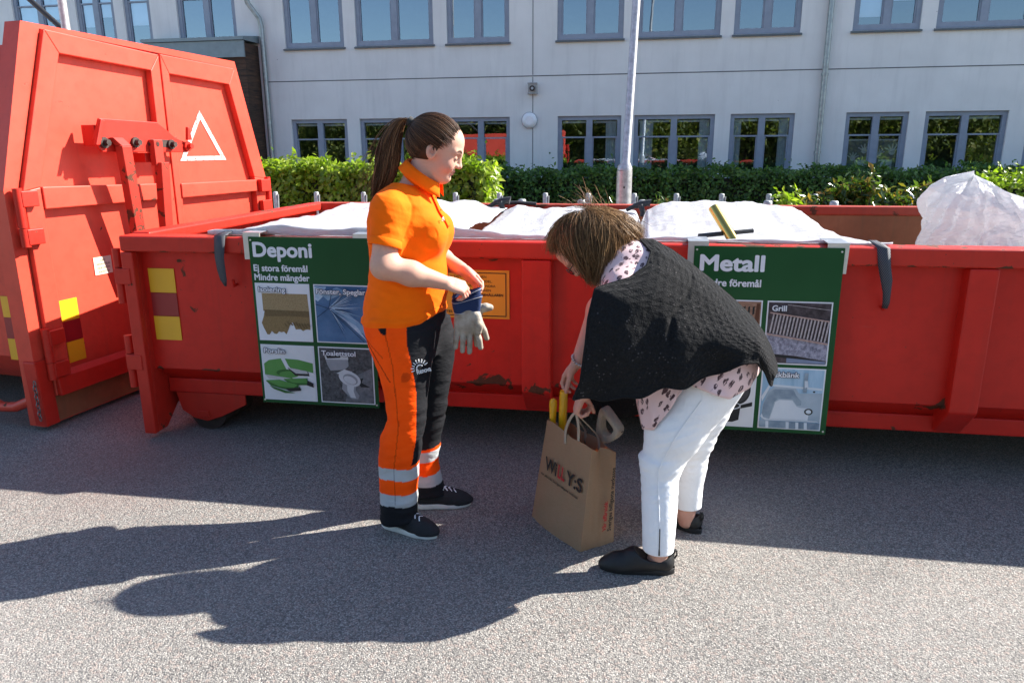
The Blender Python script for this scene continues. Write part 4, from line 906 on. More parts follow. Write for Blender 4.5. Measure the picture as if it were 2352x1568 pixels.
# crumpled clear sack at the right
sack_m = sheet_mat('clear_sack_film', (0.80, 0.81, 0.83), .55, .2)
def sack():
    r = thing('plastic_sack', 'big crumpled translucent white plastic sack standing in the container at the right edge', 'sack', (2.05, 4.9, .4))
    nu, nv = 150, 90; P = np.zeros((nv, nu, 3)); th = np.linspace(0, 2 * PI, nu, endpoint=False)
    for j, q in enumerate(np.linspace(0, 1, nv)):
        rx = np.interp(q, (0, .3, .55, .72, .84, .92, .97, 1), (.38, .42, .43, .41, .36, .27, .16, .0)); z = q * .98 if q < .75 else .735 + (q - .75) * 1.05
        cx = np.interp(q, (0, .5, .75, .9, 1), (.10, .10, .08, .0, -.10))
        d = .10 * wav(np.cos(th) * 3 + 4, np.sin(th) * 3 + q * 7, 4, .9) + .04 * np.abs(wav(np.cos(th) * 6, np.sin(th) * 6 + q * 14, 5, 1.0)) + .016 * np.abs(wav(np.cos(th) * 12, np.sin(th) * 12 + q * 26, 6, 1.0))
        k = rx * (1 + d * 2.0); P[j] = np.stack([cx + k * np.cos(th) * 1.08, k * np.sin(th), np.full(nu, z) + .10 * d * (q > .2) + .05 * wav(np.cos(th) * 3, np.sin(th) * 3, 12, 1) * q - .10 * np.clip(np.cos(th), 0, 1) * (q > .5) * (q - .5) * 2], 1)
    grid_mesh('film', P, sack_m, r, False, 0, True)
    inn = MB(); rr = random.Random(5)
    for _ in range(26):
        c = Vector((rr.uniform(-.22, .3), rr.uniform(-.2, .2), rr.uniform(.2, .72))); s = rr.uniform(.04, .09); R_ = Matrix.Rotation(rr.uniform(0, 6), 3, Vector((rr.random(), rr.random(), rr.random())).normalized())
        inn.hexa([c + R_ @ Vector((a * s, b * s * .7, d * s * .6)) for d in (-1, 1) for a, b in ((-1, -1), (1, -1), (1, 1), (-1, 1))])
    inn.build('foam_scrap', mat('foam_white', (.74, .72, .68), .8), r)['kind'] = 'stuff'
sack()
q = sack_m
tag(np_mesh('foam_sheet', *(lambda m: (np.array(m.v), np.array(m.f)))(MB().box((0, 0, 0), (.5, .5, .03))), mat('foam_white', (.74, .72, .68), .8), None, False), 'pale flat board lying under the crumpled plastic sack', 'board').matrix_world = Matrix.Translation((2.0, 3.95, 1.0)) @ Matrix.Rotation(.25, 4, 'Y')
# ================================================================ SOFT BODIES: signed-distance fields meshed with surface nets
class Field:
    def __init__(s, lo, hi, h):
        s.o = np.array(lo, np.float32); s.h = h; s.n = tuple(int(math.ceil((b - a) / h)) + 1 for a, b in zip(lo, hi))
        s.d = np.full(s.n, 0.5, np.float32); s.last = None
        s.ax = [s.o[i] + h * np.arange(s.n[i], dtype=np.float32) for i in range(3)]
    def _sub(s, lo, hi, pad):
        sl, co = [], []
        for i in range(3):
            a = max(0, int((lo[i] - pad - s.o[i]) / s.h)); b = min(s.n[i], int((hi[i] + pad - s.o[i]) / s.h) + 2)
            if b <= a: return None, None
            sl.append(slice(a, b)); co.append(s.ax[i][a:b])
        return tuple(sl), np.meshgrid(*co, indexing='ij', sparse=True)
    def op(s, fn, lo, hi, k=.02, mode='add'):
        sl, g = s._sub(lo, hi, k + 3 * s.h + .01)
        if sl is None: return s
        d = fn(*g).astype(np.float32); a = s.d[sl]
        if mode == 'sub':
            d = -d; h = np.maximum(k - np.abs(a - d), 0) / max(k, 1e-6); s.d[sl] = np.maximum(a, d) + h * h * k * .25
        else:
            h = np.maximum(k - np.abs(a - d), 0) / max(k, 1e-6); s.d[sl] = np.minimum(a, d) - h * h * k * .25
        return s
    def cone(s, a, b, r1, r2, k=.02, mode='add'):
        a, b = np.array(a, float), np.array(b, float); ba = b - a; L = float(ba @ ba) + 1e-12; m = max(r1, r2)
        def fn(x, y, z):
            t = np.clip(((x - a[0]) * ba[0] + (y - a[1]) * ba[1] + (z - a[2]) * ba[2]) / L, 0, 1)
            return np.sqrt((x - a[0] - ba[0] * t) ** 2 + (y - a[1] - ba[1] * t) ** 2 + (z - a[2] - ba[2] * t) ** 2) - (r1 + (r2 - r1) * t)
        return s.op(fn, np.minimum(a, b) - m, np.maximum(a, b) + m, k, mode)
    def chain(s, pts, rs, k=.02):
        for i in range(len(pts) - 1): s.cone(pts[i], pts[i + 1], rs[i], rs[i + 1], k)
        return s
    def ell(s, c, r, R=None, k=.02, mode='add'):
        c, r = np.array(c, float), np.array(r, float); R = np.eye(3) if R is None else np.array(R)   # rows of R: the axes
        m = float(r.max()); mn = float(r.min())
        def fn(x, y, z):
            X, Y, Z = x - c[0], y - c[1], z - c[2]
            u = [(R[i, 0] * X + R[i, 1] * Y + R[i, 2] * Z) for i in range(3)]
            k0 = np.sqrt((u[0] / r[0]) ** 2 + (u[1] / r[1]) ** 2 + (u[2] / r[2]) ** 2)
            k1 = np.sqrt((u[0] / r[0] ** 2) ** 2 + (u[1] / r[1] ** 2) ** 2 + (u[2] / r[2] ** 2) ** 2) + 1e-9
            return k0 * (k0 - 1) / k1
        return s.op(fn, c - m, c + m, k, mode)
    def lathe(s, zs, cx, cy, ax, ay, k=.02, p=2.0):
        """vertical body of elliptic sections given at heights zs"""
        zs = np.array(zs, float); o = np.argsort(zs); zs = zs[o]; A = [np.broadcast_to(np.array(q, float), zs.shape)[o] for q in (cx, cy, ax, ay)]
        def fn(x, y, z):
            X, Y, a, b = (np.interp(z, zs, q) for q in A)
            r = (np.abs((x - X) / a) ** p + np.abs((y - Y) / b) ** p) ** (1 / p); d = (r - 1) * np.minimum(a, b)
            dz = np.maximum(z - zs[-1], zs[0] - z); return np.where(dz > 0, np.maximum(d, dz), np.maximum(d, dz))
        m = max(A[2].max(), A[3].max())
        return s.op(fn, (A[0].min() - m, A[1].min() - m, zs[0]), (A[0].max() + m, A[1].max() + m, zs[-1]), k)
    def cut(s, n, c, lo=None, hi=None):
        """keep what lies behind the plane n.x < c (within an optional box)"""
        n = np.array(n, float); l = s.o if lo is None else lo; h = s.o + s.h * np.array(s.n) if hi is None else hi
        sl, g = s._sub(l, h, 0)
        s.d[sl] = np.maximum(s.d[sl], (n[0] * g[0] + n[1] * g[1] + n[2] * g[2] - c).astype(np.float32)); return s
    def mesh(s):
        d = s.d; S = d < 0; n = d.shape
        cnt = np.zeros((n[0] - 1, n[1] - 1, n[2] - 1), np.int8)
        for i in (0, 1):
            for j in (0, 1):
                for k in (0, 1): cnt += S[i:n[0] - 1 + i, j:n[1] - 1 + j, k:n[2] - 1 + k]
        act = (cnt > 0) & (cnt < 8); I, J, K = np.nonzero(act); m = len(I)
        idx = np.full(act.shape, -1, np.int32); idx[I, J, K] = np.arange(m)
        c = {(i, j, k): d[I + i, J + j, K + k] for i in (0, 1) for j in (0, 1) for k in (0, 1)}
        acc = np.zeros((m, 3)); w = np.zeros(m)
        for ax in range(3):
            for u in (0, 1):
                for v in (0, 1):
                    a = [0, 0, 0]; o = [q for q in range(3) if q != ax]; a[o[0]] = u; a[o[1]] = v; b = list(a); b[ax] = 1
                    f0, f1 = c[tuple(a)], c[tuple(b)]; x = (f0 < 0) != (f1 < 0); t = np.where(x, f0 / np.where(x, f0 - f1, 1), 0)
                    q = np.array(a, float) + np.zeros((m, 3)); q[:, ax] = t; acc += q * x[:, None]; w += x
        V = s.o + s.h * (np.stack([I, J, K], 1) + acc / w[:, None])
        F = []
        for ax in range(3):
            o = [q for q in range(3) if q != ax]
            A = np.take(S, range(n[ax] - 1), ax); B = np.take(S, range(1, n[ax]), ax); E = A != B
            sl = [slice(None)] * 3; sl[o[0]] = slice(1, n[o[0]] - 1); sl[o[1]] = slice(1, n[o[1]] - 1)
            P = np.stack(np.nonzero(E[tuple(sl)]), 1); P[:, o[0]] += 1; P[:, o[1]] += 1
            if not len(P): continue
            def at(du, dv):
                q = P.copy(); q[:, o[0]] -= du; q[:, o[1]] -= dv; return idx[q[:, 0], q[:, 1], q[:, 2]]
            Q = np.stack([at(1, 1), at(0, 1), at(0, 0), at(1, 0)], 1)
            ins = A[P[:, 0], P[:, 1], P[:, 2]]; flip = ~ins if ax != 1 else ins
            Q[flip] = Q[flip][:, ::-1]; F.append(Q)
        F = np.concatenate(F); F = F[(F >= 0).all(1)]
        return V, F
def soften(V, F, it=2, lam=.5):
    e = np.concatenate([F[:, [0, 1]], F[:, [1, 2]], F[:, [2, 3]], F[:, [3, 0]]]); n = len(V)
    for _ in range(it):
        s = np.zeros((n, 3)); c = np.zeros(n)
        for q in range(3): s[:, q] = np.bincount(e[:, 0], V[e[:, 1], q], n) + np.bincount(e[:, 1], V[e[:, 0], q], n)
        c = np.bincount(e[:, 0], minlength=n) + np.bincount(e[:, 1], minlength=n)
        V = V + lam * (s / np.maximum(c, 1)[:, None] - V)
    return V
def vnormals(V, F):
    fn = np.cross(V[F[:, 2]] - V[F[:, 0]], V[F[:, 3]] - V[F[:, 1]]); N_ = np.zeros_like(V)
    for q in range(4):
        for a in range(3): N_[:, a] += np.bincount(F[:, q], fn[:, a], len(V))
    return N_ / (np.linalg.norm(N_, axis=1)[:, None] + 1e-12)
def fold_noise(V, dirs, seed, n=6, f=(18, 46), warp=9.0):
    """creases: sharpened waves across dirs, warped"""
    r = np.random.default_rng(seed); out = np.zeros(len(V))
    for k in range(n):
        d = np.array(dirs[k % len(dirs)], float); d = d / np.linalg.norm(d); d = d + r.normal(0, .22, 3)
        w = sum(np.sin(V @ r.normal(0, warp, 3) + r.uniform(0, 6)) for _ in range(3)) * .8
        s = np.sin(V @ d * r.uniform(*f) + w + r.uniform(0, 6)); m = .5 + .5 * np.sin(V @ r.normal(0, 6, 3) + r.uniform(0, 6))
        out += (np.abs(s) ** 1.0 * -1 + .5) * m
    return out / n
def hand(fd, W_, fwd, palm, thumb_side, curls, size=1.0, thumb=(.7, .55, .45), spread=0.0, tcurl=.5):
    """five-fingered hand: W_ wrist, fwd wrist->knuckles, palm = direction the palm faces, curls = per finger three bends"""
    W_, Fv, Pn, Ls = (np.array(q, float) for q in (W_, fwd, palm, thumb_side))
    Fv /= np.linalg.norm(Fv); Pn -= Fv * (Pn @ Fv); Pn /= np.linalg.norm(Pn); s = np.cross(Pn, Fv); Ls = s * (1 if s @ Ls > 0 else -1)
    z = size
    R = np.array([Fv, Ls, Pn])
    fd.ell(W_ + Fv * .045 * z, (.052 * z, .038 * z, .0155 * z), R, .012)
    fd.ell(W_ + Fv * .035 * z + Ls * .022 * z + Pn * .006, (.036 * z, .019 * z, .017 * z), R, .012)
    for i, (off, ln, r) in enumerate(((.028, .074, .0088), (.0095, .082, .0092), (-.0095, .077, .0088), (-.027, .060, .0078))):
        b = W_ + Fv * (.083 - .004 * abs(i - 1)) * z + Ls * off * z; d = Fv + Ls * spread * (1.5 - i) ; d /= np.linalg.norm(d)
        fd.cone(W_ + Fv * .03 * z + Ls * off * .7 * z, b, .0115 * z, .0105 * z, .008)
        ang = 0
        for q, (fr, rr) in enumerate(((.46, 1.0), (.30, .93), (.24, .84))):
            ang += curls[i][q]; dd = d * math.cos(ang) + Pn * math.sin(ang); e = b + dd * ln * fr * z
            fd.cone(b, e, r * rr * 1.04 * z, r * (rr - .07) * z, .0035); b = e
    b = W_ + Fv * .022 * z + Ls * .026 * z + Pn * .006; d = Fv * thumb[0] + Ls * thumb[1] + Pn * thumb[2]; d /= np.linalg.norm(d)
    e = b + d * .046 * z; fd.cone(b, e, .0145 * z, .0115 * z, .01)
    for ln, r0, r1 in ((.034, .0108, .0098), (.027, .0098, .0082)):
        d = d + (Fv * .9 - Ls * .7 + Pn * .2) * tcurl * .45; d /= np.linalg.norm(d); e2 = e + d * ln * z; fd.cone(e, e2, r0 * z, r1 * z, .004); e = e2
def head(fd, C, f, u, neck=None, k=.02):
    """skull, face, ears from a frame: C between the ears, f face direction, u crown direction"""
    C, f, u = (np.array(q, float) for q in (C, f, u)); f /= np.linalg.norm(f); u -= f * (u @ f); u /= np.linalg.norm(u); l = np.cross(u, f)
    R = np.array([f, l, u]); P = lambda a, b, c: C + a * f + b * l + c * u
    fd.ell(P(-.010, 0, .036), (.098, .080, .095), R, .02)
    fd.ell(P(.042, 0, .048), (.060, .066, .066), R, .03)
    fd.ell(P(.043, 0, -.012), (.050, .062, .066), R, .03)
    fd.ell(P(.034, 0, -.060), (.050, .055, .040), R, .025)
    fd.ell(P(.070, 0, -.080), (.021, .024, .018), R, .022)
    for s in (-1, 1):
        fd.ell(P(.062, .035 * s, -.030), (.030, .028, .027), R, .02)
        fd.cone(P(.095, .012 * s, .027), P(.080, .048 * s, .028), .0105, .010, .014)
        fd.ell(P(.100, .033 * s, .006), (.013, .019, .011), R, .012, 'sub')
        fd.ell(P(.0835, .033 * s, .004), (.0125, .0145, .0115), R, .004)
    fd.cone(P(.094, 0, .020), P(.109, 0, -.020), .0085, .0105, .012)
    fd.ell(P(.108, 0, -.0225), (.0125, .0115, .010), R, .006)
    for s in (-1, 1): fd.ell(P(.100, .0125 * s, -.025), (.0105, .0075, .0085), R, .005)
    fd.ell(P(.091, 0, -.0485), (.0095, .021, .0075), R, .005); fd.ell(P(.0885, 0, -.0605), (.0095, .0185, .0078), R, .005)
    fd.ell(P(.100, 0, -.0545), (.0075, .024, .0020), R, .003, 'sub'); fd.ell(P(.097, 0, -.070), (.010, .018, .006), R, .008, 'sub')
    for s in (-1, 1):
        E_ = np.array([f * .95 + u * .25 , l, u * .95 - f * .25])
        fd.ell(P(-.004, .0785 * s, .000), (.0195, .0085, .031), E_, .005); fd.ell(P(.002, .0885 * s, .004), (.0100, .0095, .0180), E_, .002, 'sub'); fd.ell(P(-.001, .081 * s, .004), (.0035, .0060, .010), E_, .003)
    return P, (f, l, u)
def strands(name, paths, r, m, parent=None, taper=.35, sides=4, tv=None):
    """many thin hairs in one mesh; paths: (n, k, 3)"""
    Pq = np.asarray(paths, float); n, k = Pq.shape[:2]; d = np.gradient(Pq, axis=1); d /= np.linalg.norm(d, axis=2)[..., None] + 1e-9
    up = np.array([.3, .5, .81]); x = np.cross(d, up); x /= np.linalg.norm(x, axis=2)[..., None] + 1e-9; y = np.cross(d, x)
    rr = (np.asarray(r).reshape(-1, 1) if np.ndim(r) else np.full((n, 1), r)) * np.interp(np.linspace(0, 1, k), (0, .12, .7, 1), (.2, 1, 1, taper))[None]
    V = np.stack([Pq + (x * math.cos(a) + y * math.sin(a)) * rr[..., None] for a in np.arange(sides) * 2 * PI / sides], 2).reshape(-1, 3)
    b = (np.arange(n)[:, None, None] * k + np.arange(k - 1)[None, :, None]) * sides + np.arange(sides)[None, None]
    nx = (np.arange(n)[:, None, None] * k + np.arange(k - 1)[None, :, None]) * sides + (np.arange(sides)[None, None] + 1) % sides
    F = np.stack([b, nx, nx + sides, b + sides], -1).reshape(-1, 4)
    tv = np.repeat(rng.random(n) if tv is None else tv, k * sides); U = np.stack([np.tile(np.repeat(np.linspace(0, 1, k), sides), n), tv], 1)
    return np_mesh(name, V, F, m, parent, True, np.stack([tv] * 3, 1), None, U)
def hair_mat(name, a, b, c):
    m = bpy.data.materials.new(name); t, p = nodes(m)
    at = N(t, 'ShaderNodeAttribute', attribute_name='tint'); sp = t.nodes.new('ShaderNodeSeparateColor'); t.links.new(at.outputs['Color'], sp.inputs[0])
    t.links.new(ramp(t, sp.outputs[0], [(0, a), (.6, b), (1, c)]), p.inputs['Base Color']); p.inputs['Roughness'].default_value = .45; p.inputs['Specular IOR Level'].default_value = .2
    return m
def skin_mat(name, base, blush):
    m = bpy.data.materials.new(name); t, p = nodes(m); v = coords(t)
    a = N(t, 'ShaderNodeAttribute', attribute_name='tint')
    c = mixc(t, ramp(t, noise(t, v, 14, 4), [(.35, 0.0), (.75, .6)]), base, blush); c = mixc(t, ramp(t, noise(t, v, 110, 4, .7), [(.5, 0.0), (.8, .35)]), c, tuple(b * .72 for b in base)); c = mixc(t, 1.0, c, a.outputs['Color'], 'MULTIPLY')
    t.links.new(c, p.inputs['Base Color']); p.inputs['Roughness'].default_value = .6; p.inputs['Specular IOR Level'].default_value = .3
    p.inputs['Subsurface Weight'].default_value = .12; p.inputs['Subsurface Radius'].default_value = (.012, .004, .002); p.inputs['Subsurface Scale'].default_value = 1.0
    bump(t, p, noise(t, v, 260, 3), .12, .002); return m
def cloth_mat(name, base, weave=900, rough=.85, bmp=.3, attr=False, var=.08):
    m = bpy.data.materials.new(name); t, p = nodes(m); v = coords(t)
    c = mixc(t, ramp(t, noise(t, v, 9, 4), [(.3, 0.0), (.7, 1.0)]), tuple(b * (1 - var) for b in base), tuple(min(1, b * (1 + var)) for b in base))
    if attr: c = mixc(t, 1.0, c, N(t, 'ShaderNodeAttribute', attribute_name='tint').outputs['Color'], 'MULTIPLY')
    t.links.new(c, p.inputs['Base Color']); p.inputs['Roughness'].default_value = rough; p.inputs['Specular IOR Level'].default_value = .1
    p.inputs['Sheen Weight'].default_value = .03
    h = math_(t, 'ADD', math_(t, 'MULTIPLY', noise(t, v, weave, 2), .04), noise(t, v, 22, 5, .55, .8)); bump(t, p, h, bmp, .012); return m
def sm(x, a, b):
    t = np.clip((x - a) / (b - a), 0, 1); return t * t * (3 - 2 * t)
# ================================================================ THE STANDING WOMAN (x: her front, y: away from the camera side, z up)
W1 = thing('person', 'woman with long ponytail in orange polo shirt and black and orange work trousers', 'person', (-.93, 2.84, 0))
skin1 = skin_mat('fair_skin', (.56, .33, .24), (.58, .27, .20))
HT, HY = math.radians(20), math.radians(8)
hf = np.array([math.cos(HT) * math.cos(HY), math.cos(HT) * math.sin(HY), -math.sin(HT)]); hu = np.array([math.sin(HT) * math.cos(HY), math.sin(HT) * math.sin(HY), math.cos(HT)])
HC = np.array([.1436, .0, 1.563])
SH_N, EL_N, WR_N = np.array([.0, -.172, 1.358]), np.array([-.005, -.232, 1.142]), np.array([.205, -.135, 1.066])
SH_F, EL_F, WR_F = np.array([.02, .172, 1.358]), np.array([.03, .245, 1.13]), np.array([.222, .075, 1.088])
fd = Field((-.20, -.34, .88), (.42, .34, 1.73), .0030)
fd.lathe([.90, 1.0, 1.1, 1.2, 1.3, 1.38, 1.42], [.0, .02, .03, .03, .02, .01, .02], 0, [.13, .13, .12, .12, .115, .085, .05], [.16, .16, .15, .15, .155, .15, .10], .03)
fd.cone((.035, 0, 1.38), (.115, .004, 1.52), .066, .060, .035)
fd.chain([SH_N, EL_N], [.052, .048], .03); fd.chain([EL_N, EL_N * .55 + WR_N * .45, WR_N], [.049, .046, .029], .025)
fd.chain([SH_F, EL_F], [.052, .046], .03); fd.chain([EL_F, EL_F * .55 + WR_F * .45, WR_F], [.047, .044, .028], .025)
P1, (f1, l1, u1) = head(fd, HC, hf, hu)
fd.ell(P1(.045, 0, -.088), (.030, .036, .02), np.array([f1, l1, u1]), .03)
hand(fd, WR_N, (.90, .38, -.32), (.30, .55, -.75), (.25, .5, .8), [(.75, 1.1, .5), (.8, 1.1, .6), (.85, 1.15, .6), (.9, 1.1, .6)], .98, (.85, .25, .5))
hand(fd, WR_F, (.80, -.15, -.58), (-.25, -.75, -.55), (-.1, -.75, .55), [(.25, .55, .3), (.40, .6, .4), (.55, .7, .4), (.6, .7, .4)], .98, (.75, .25, .25), .05, .1)
V, F = fd.mesh(); V = soften(V, F, 1, .4)
q = V - HC; a_, b_, c_ = q @ f1, q @ l1, q @ u1
lip = np.exp(-((a_ - .098) / .012) ** 2 - (b_ / .019) ** 4 - ((c_ + .0545) / .0115) ** 4)
chk = np.exp(-((a_ - .07) / .04) ** 2 - ((np.abs(b_) - .045) / .025) ** 2 - ((c_ + .03) / .028) ** 2)
tint = np.ones((len(V), 3)); tint *= 1 - lip[:, None] * np.array([.12, .50, .42]); tint *= 1 - chk[:, None] * np.array([.0, .18, .16])
ear_shade = np.exp(-((a_ - .0) / .012) ** 4 - ((np.abs(b_) - .083) / .0075) ** 4 - ((c_ - .003) / .018) ** 4); tint *= 1 - ear_shade[:, None] * np.array([.25, .42, .42]); kn = np.exp(-((V[:, 0] - .30) / .05) ** 2) * (V[:, 2] < 1.1); tint *= 1 - kn[:, None] * np.array([.0, .14, .10])  # shade of the ear hollow put into the tint; knuckles reddened
body1 = np_mesh('body', V, F, skin1, W1, True, tint)
# lids, brows
lash = mat('lash_dark', (.02, .012, .008), .6)
lb = MB()
for s in (-1, 1):
    pts = [P1(.0965 - .004 * abs(t_) ** 2 * 2.2, s * (.033 + .0135 * t_), .0002 - .0028 * (1 - t_ * t_)) for t_ in np.linspace(-1, 1, 9)]
    lb.tube(pts, [.0006, .0012, .0015, .0016, .0017, .0017, .0016, .0013, .0007], 5)
lb.build('eyelashes', lash, body1)
bm_ = MB()
for s in (-1, 1):
    pts = [P1(.1045 - .0012 * (t_ * 7) ** 2 * .22, s * (.014 + .040 * t_), .0255 + .012 * math.sin(t_ * 2.4)) for t_ in np.linspace(0, 1, 9)]
    bm_.tube(pts, [.0012, .0020, .0024, .0025, .0024, .0022, .0018, .0014, .0007], 6, flat=1.2)
bm_.build('eyebrows', mat('brow_brown', (.13, .075, .05), .9), body1)
# hair: cap combed back to the tie, then the ponytail
hm1 = hair_mat('dark_brown_hair', (.022, .011, .006), (.065, .030, .015), (.16, .080, .040))
tie = P1(-.122, 0, .070)
RC_ = np.array([.112, .0885, .106]); CC = np.array([-.010, 0, .034])
fh = Field(HC - .16, HC + np.array([.17, .16, .20]), .0035)
fh.ell(P1(*CC), RC_ - .004, np.array([f1, l1, u1]), .01); fh.ell(P1(-.085, 0, .06), (.035, .04, .04), np.array([f1, l1, u1]), .03)
def hairline(b):        # the fringe line of the scalp: above it is hair (a,b,c in the head frame)
    return None
cutn = (f1 * .80 - u1 * .60)
fh.cut(cutn, float(cutn @ P1(.088, 0, .094))); n2 = (f1 * .95 - u1 * .30); fh.cut(n2, float(n2 @ P1(.020, 0, .018)), HC + np.array([-.3, -.3, -.3]), None)
n3 = f1 * .25 - u1 * .97; fh.cut(n3, float(n3 @ P1(-.05, 0, -.047)))
V, F = fh.mesh(); V = soften(V, F, 2)
hair1 = np_mesh('hair', V, F, hm1, W1, True, np.full((len(V), 3), .25))
n = 2400; S_ = []
def cap_pt(d, k=1.0):
    d = d / np.linalg.norm(d, axis=-1, keepdims=True); return d * RC_ * k + CC
ed = np.array([(.100, 0, .098), (.097, .030, .092), (.088, .054, .074), (.068, .068, .046), (.042, .076, .026), (.012, .080, .027), (-.022, .082, .012), (-.042, .078, -.020), (-.060, .064, -.052), (-.070, .03, -.068), (-.073, 0, -.070)])
t_ = rng.random(n) * 10; i_ = np.minimum(t_.astype(int), 9); st = ed[i_] + (ed[i_ + 1] - ed[i_]) * (t_ - i_)[:, None]; st += rng.normal(0, .0035, (n, 3)); st[:, 1] *= np.where(rng.random(n) < .5, -1, 1)
lift = rng.random(n) ** 1.6 * .75; end = np.array([-.122, 0, .070]) - CC
d0 = (st - CC) / RC_; d1 = end / RC_; d0 /= np.linalg.norm(d0, axis=1)[:, None]; d1 = d1 / np.linalg.norm(d1)
om = np.arccos(np.clip(d0 @ d1, -1, 1))[:, None]
ks = np.linspace(0, 1, 12)
pth = []
jit = rng.normal(0, .022, (n, 3)); rad = 1.0 + rng.normal(.004, .011, n)
for kq in ks:
    s_ = lift + (1 - lift) * kq; s_ = s_[:, None]
    d = (np.sin((1 - s_) * om) * d0 + np.sin(s_ * om) * d1) / np.sin(om) + jit * np.sin(PI * s_); d /= np.linalg.norm(d, axis=1)[:, None]
    loc = d * RC_ * (rad + .03 * np.sin(PI * kq))[:, None] + CC; loc = loc * (1 - sm(s_, .9, 1)) + (np.array([-.119, 0, .068]) + rng.normal(0, .005, (n, 3))) * sm(s_, .9, 1)
    pth.append(HC + loc[:, :1] * f1 + loc[:, 1:2] * l1 + loc[:, 2:3] * u1)
strands('hair_strands', np.stack(pth, 1), rng.uniform(.0006, .0013, n), hm1, hair1)
q = MB(); q.tube([tie + (f1 * .016) , tie - f1 * .012 + u1 * .006], [.019, .020], 14); q.build('hair_tie', mat('tie_black', (.01, .01, .01), .7), hair1)
n = 1100
cen = np.array([tie, tie + np.array([-.022, .0, .024]), (-.006, 0, 1.668), (-.036, .0, 1.610), (-.050, 0, 1.54), (-.066, 0, 1.47), (-.100, 0, 1.39), (-.115, 0, 1.34)])
wid = np.array([.012, .020, .030, .042, .048, .044, .026, .006])
al = np.linspace(0, 1, 22); ci = np.stack([np.interp(al, np.linspace(0, 1, 8), cen[:, q]) for q in range(3)], 1); ci = soften(ci, np.stack([np.arange(19)] * 4, 1) + np.arange(4), 0); wi_ = np.interp(al, np.linspace(0, 1, 8), wid)
for _ in range(3): ci[1:-1] = ci[1:-1] * .5 + (ci[2:] + ci[:-2]) * .25
an = rng.uniform(0, 2 * PI, n); rr = np.sqrt(rng.random(n)); wv = rng.uniform(0, 6.28, (n, 1))
off = np.stack([np.cos(an) * rr, np.sin(an) * rr * .75, np.zeros(n)], 1)
L_ = rng.uniform(.70, 1.0, n)
pp = []
for j, a in enumerate(al):
    aj = a * L_; c = np.stack([np.interp(aj, al, ci[:, q]) for q in range(3)], 1); w_ = np.interp(aj, al, wi_)
    pp.append(c + off * w_[:, None] * np.array([1, 1, .4]) + .006 * np.sin(aj * 9 + wv[:, 0])[:, None] * np.array([1, .7, 0]) * sm(aj, .1, .6)[:, None])
pp = np.stack(pp, 1)
fly = 60; pp[:fly] += (np.linspace(0, 1, 22)[None, :, None] ** 1.5) * np.stack([-np.abs(rng.normal(.055, .03, fly)), rng.normal(0, .03, fly), rng.normal(.01, .03, fly)], 1)[:, None]
rs_ = rng.uniform(.0009, .0021, n); rs_[:fly] = .0006
hm2 = hair_mat('brown_tail_hair', (.035, .017, .009), (.10, .048, .023), (.25, .130, .062))
strands('ponytail', pp, rs_, hm2, hair1)

# ---- polo shirt
polo_m = cloth_mat('orange_pique', (.97, .140, .001), 1400, .8, .22)
fp = Field((-.27, -.36, .86), (.30, .36, 1.53), .0042)
zs = [.895, .93, .96, 1.0, 1.05, 1.10, 1.15, 1.20, 1.24, 1.30, 1.36, 1.405, 1.435]
sb = np.array([-.176, -.178, -.172, -.160, -.148, -.140, -.137, -.140, -.142, -.139, -.125, -.098, -.05]); sf = np.array([.158, .166, .170, .176, .178, .174, .170, .174, .178, .168, .146, .124, .105])
ay = np.array([.205, .21, .208, .20, .19, .183, .18, .18, .182, .185, .178, .135, .085]); E_ = (sf - sb) / 2; cx = (sf + sb) / 2 / .95; axx = np.sqrt(np.maximum(E_ ** 2 - (ay * .312) ** 2, .0016)) / .95
fp.lathe(zs, cx, 0, axx, ay, .03, 2.15)
for s, SHp, ELp in ((-1, SH_N, EL_N), (1, SH_F, EL_F)):
    e = SHp + (ELp - SHp) * .66
    fp.chain([np.array([.012, s * .10, 1.392]), SHp + np.array([0, 0, -.008]), e], [.050, .0605, .0620], .04)
    n_ = (ELp - SHp) / np.linalg.norm(ELp - SHp); n_ = n_ + np.array([.10, 0, .0]); c0 = float(n_ @ (SHp + (ELp - SHp) * .62))
    lo = np.array([-.2, -.36, 1.05]) if s < 0 else np.array([-.2, .205, 1.05]); hi = np.array([.2, -.205, 1.30]) if s < 0 else np.array([.2, .36, 1.30])
    fp.cut(n_, c0, lo, hi)
fp.ell((.150, .075, 1.245), (.040, .06, .06), None, .06); fp.ell((.158, -.080, 1.245), (.040, .06, .06), None, .06)
fp.cone((.055, 0, 1.41), (.10, 0, 1.50), .062, .058, .01, 'sub')
V, F = fp.mesh(); V = soften(V, F, 3); N_ = vnormals(V, F)
x, y, z = V.T
dsp = .013 * fold_noise(V, [(.55, .1, 1.0), (-.5, .2, 1.0), (1, .3, .9)], 3, 7, (26, 60)) * sm(z, 1.30, 1.0)
dsp += .010 * fold_noise(V, [(.8, .1, .6), (.3, .1, 1)], 41, 6, (40, 80)) * (np.abs(y) > .13) * sm(z, 1.12, 1.2)
dsp -= .0028 * np.exp(-((np.abs(y) - .148 + .35 * (z - 1.36)) / .006) ** 2) * (z > 1.24)
dsp += .011 * fold_noise(V, [(.2, .0, 1.0), (-.15, .1, 1.0)], 5, 5, (55, 95), 7) * sm(z, 1.02, .93)
dsp += .009 * fold_noise(V, [(1, .1, -.5), (1, .2, .3)], 8, 5, (26, 50)) * sm(z, 1.12, 1.25)
hem = np.clip((z - .90) / .045, 0, 1); dsp += .008 * (1 - np.abs(hem * 2 - 1)) * (z < .945) * (np.abs(y) < .25)
V = V + N_ * dsp[:, None]
V[:, 2] += np.where(z < .95, .012 * np.sin(y * 9 + x * 14) - .03 * sm(x, .0, -.2), 0)
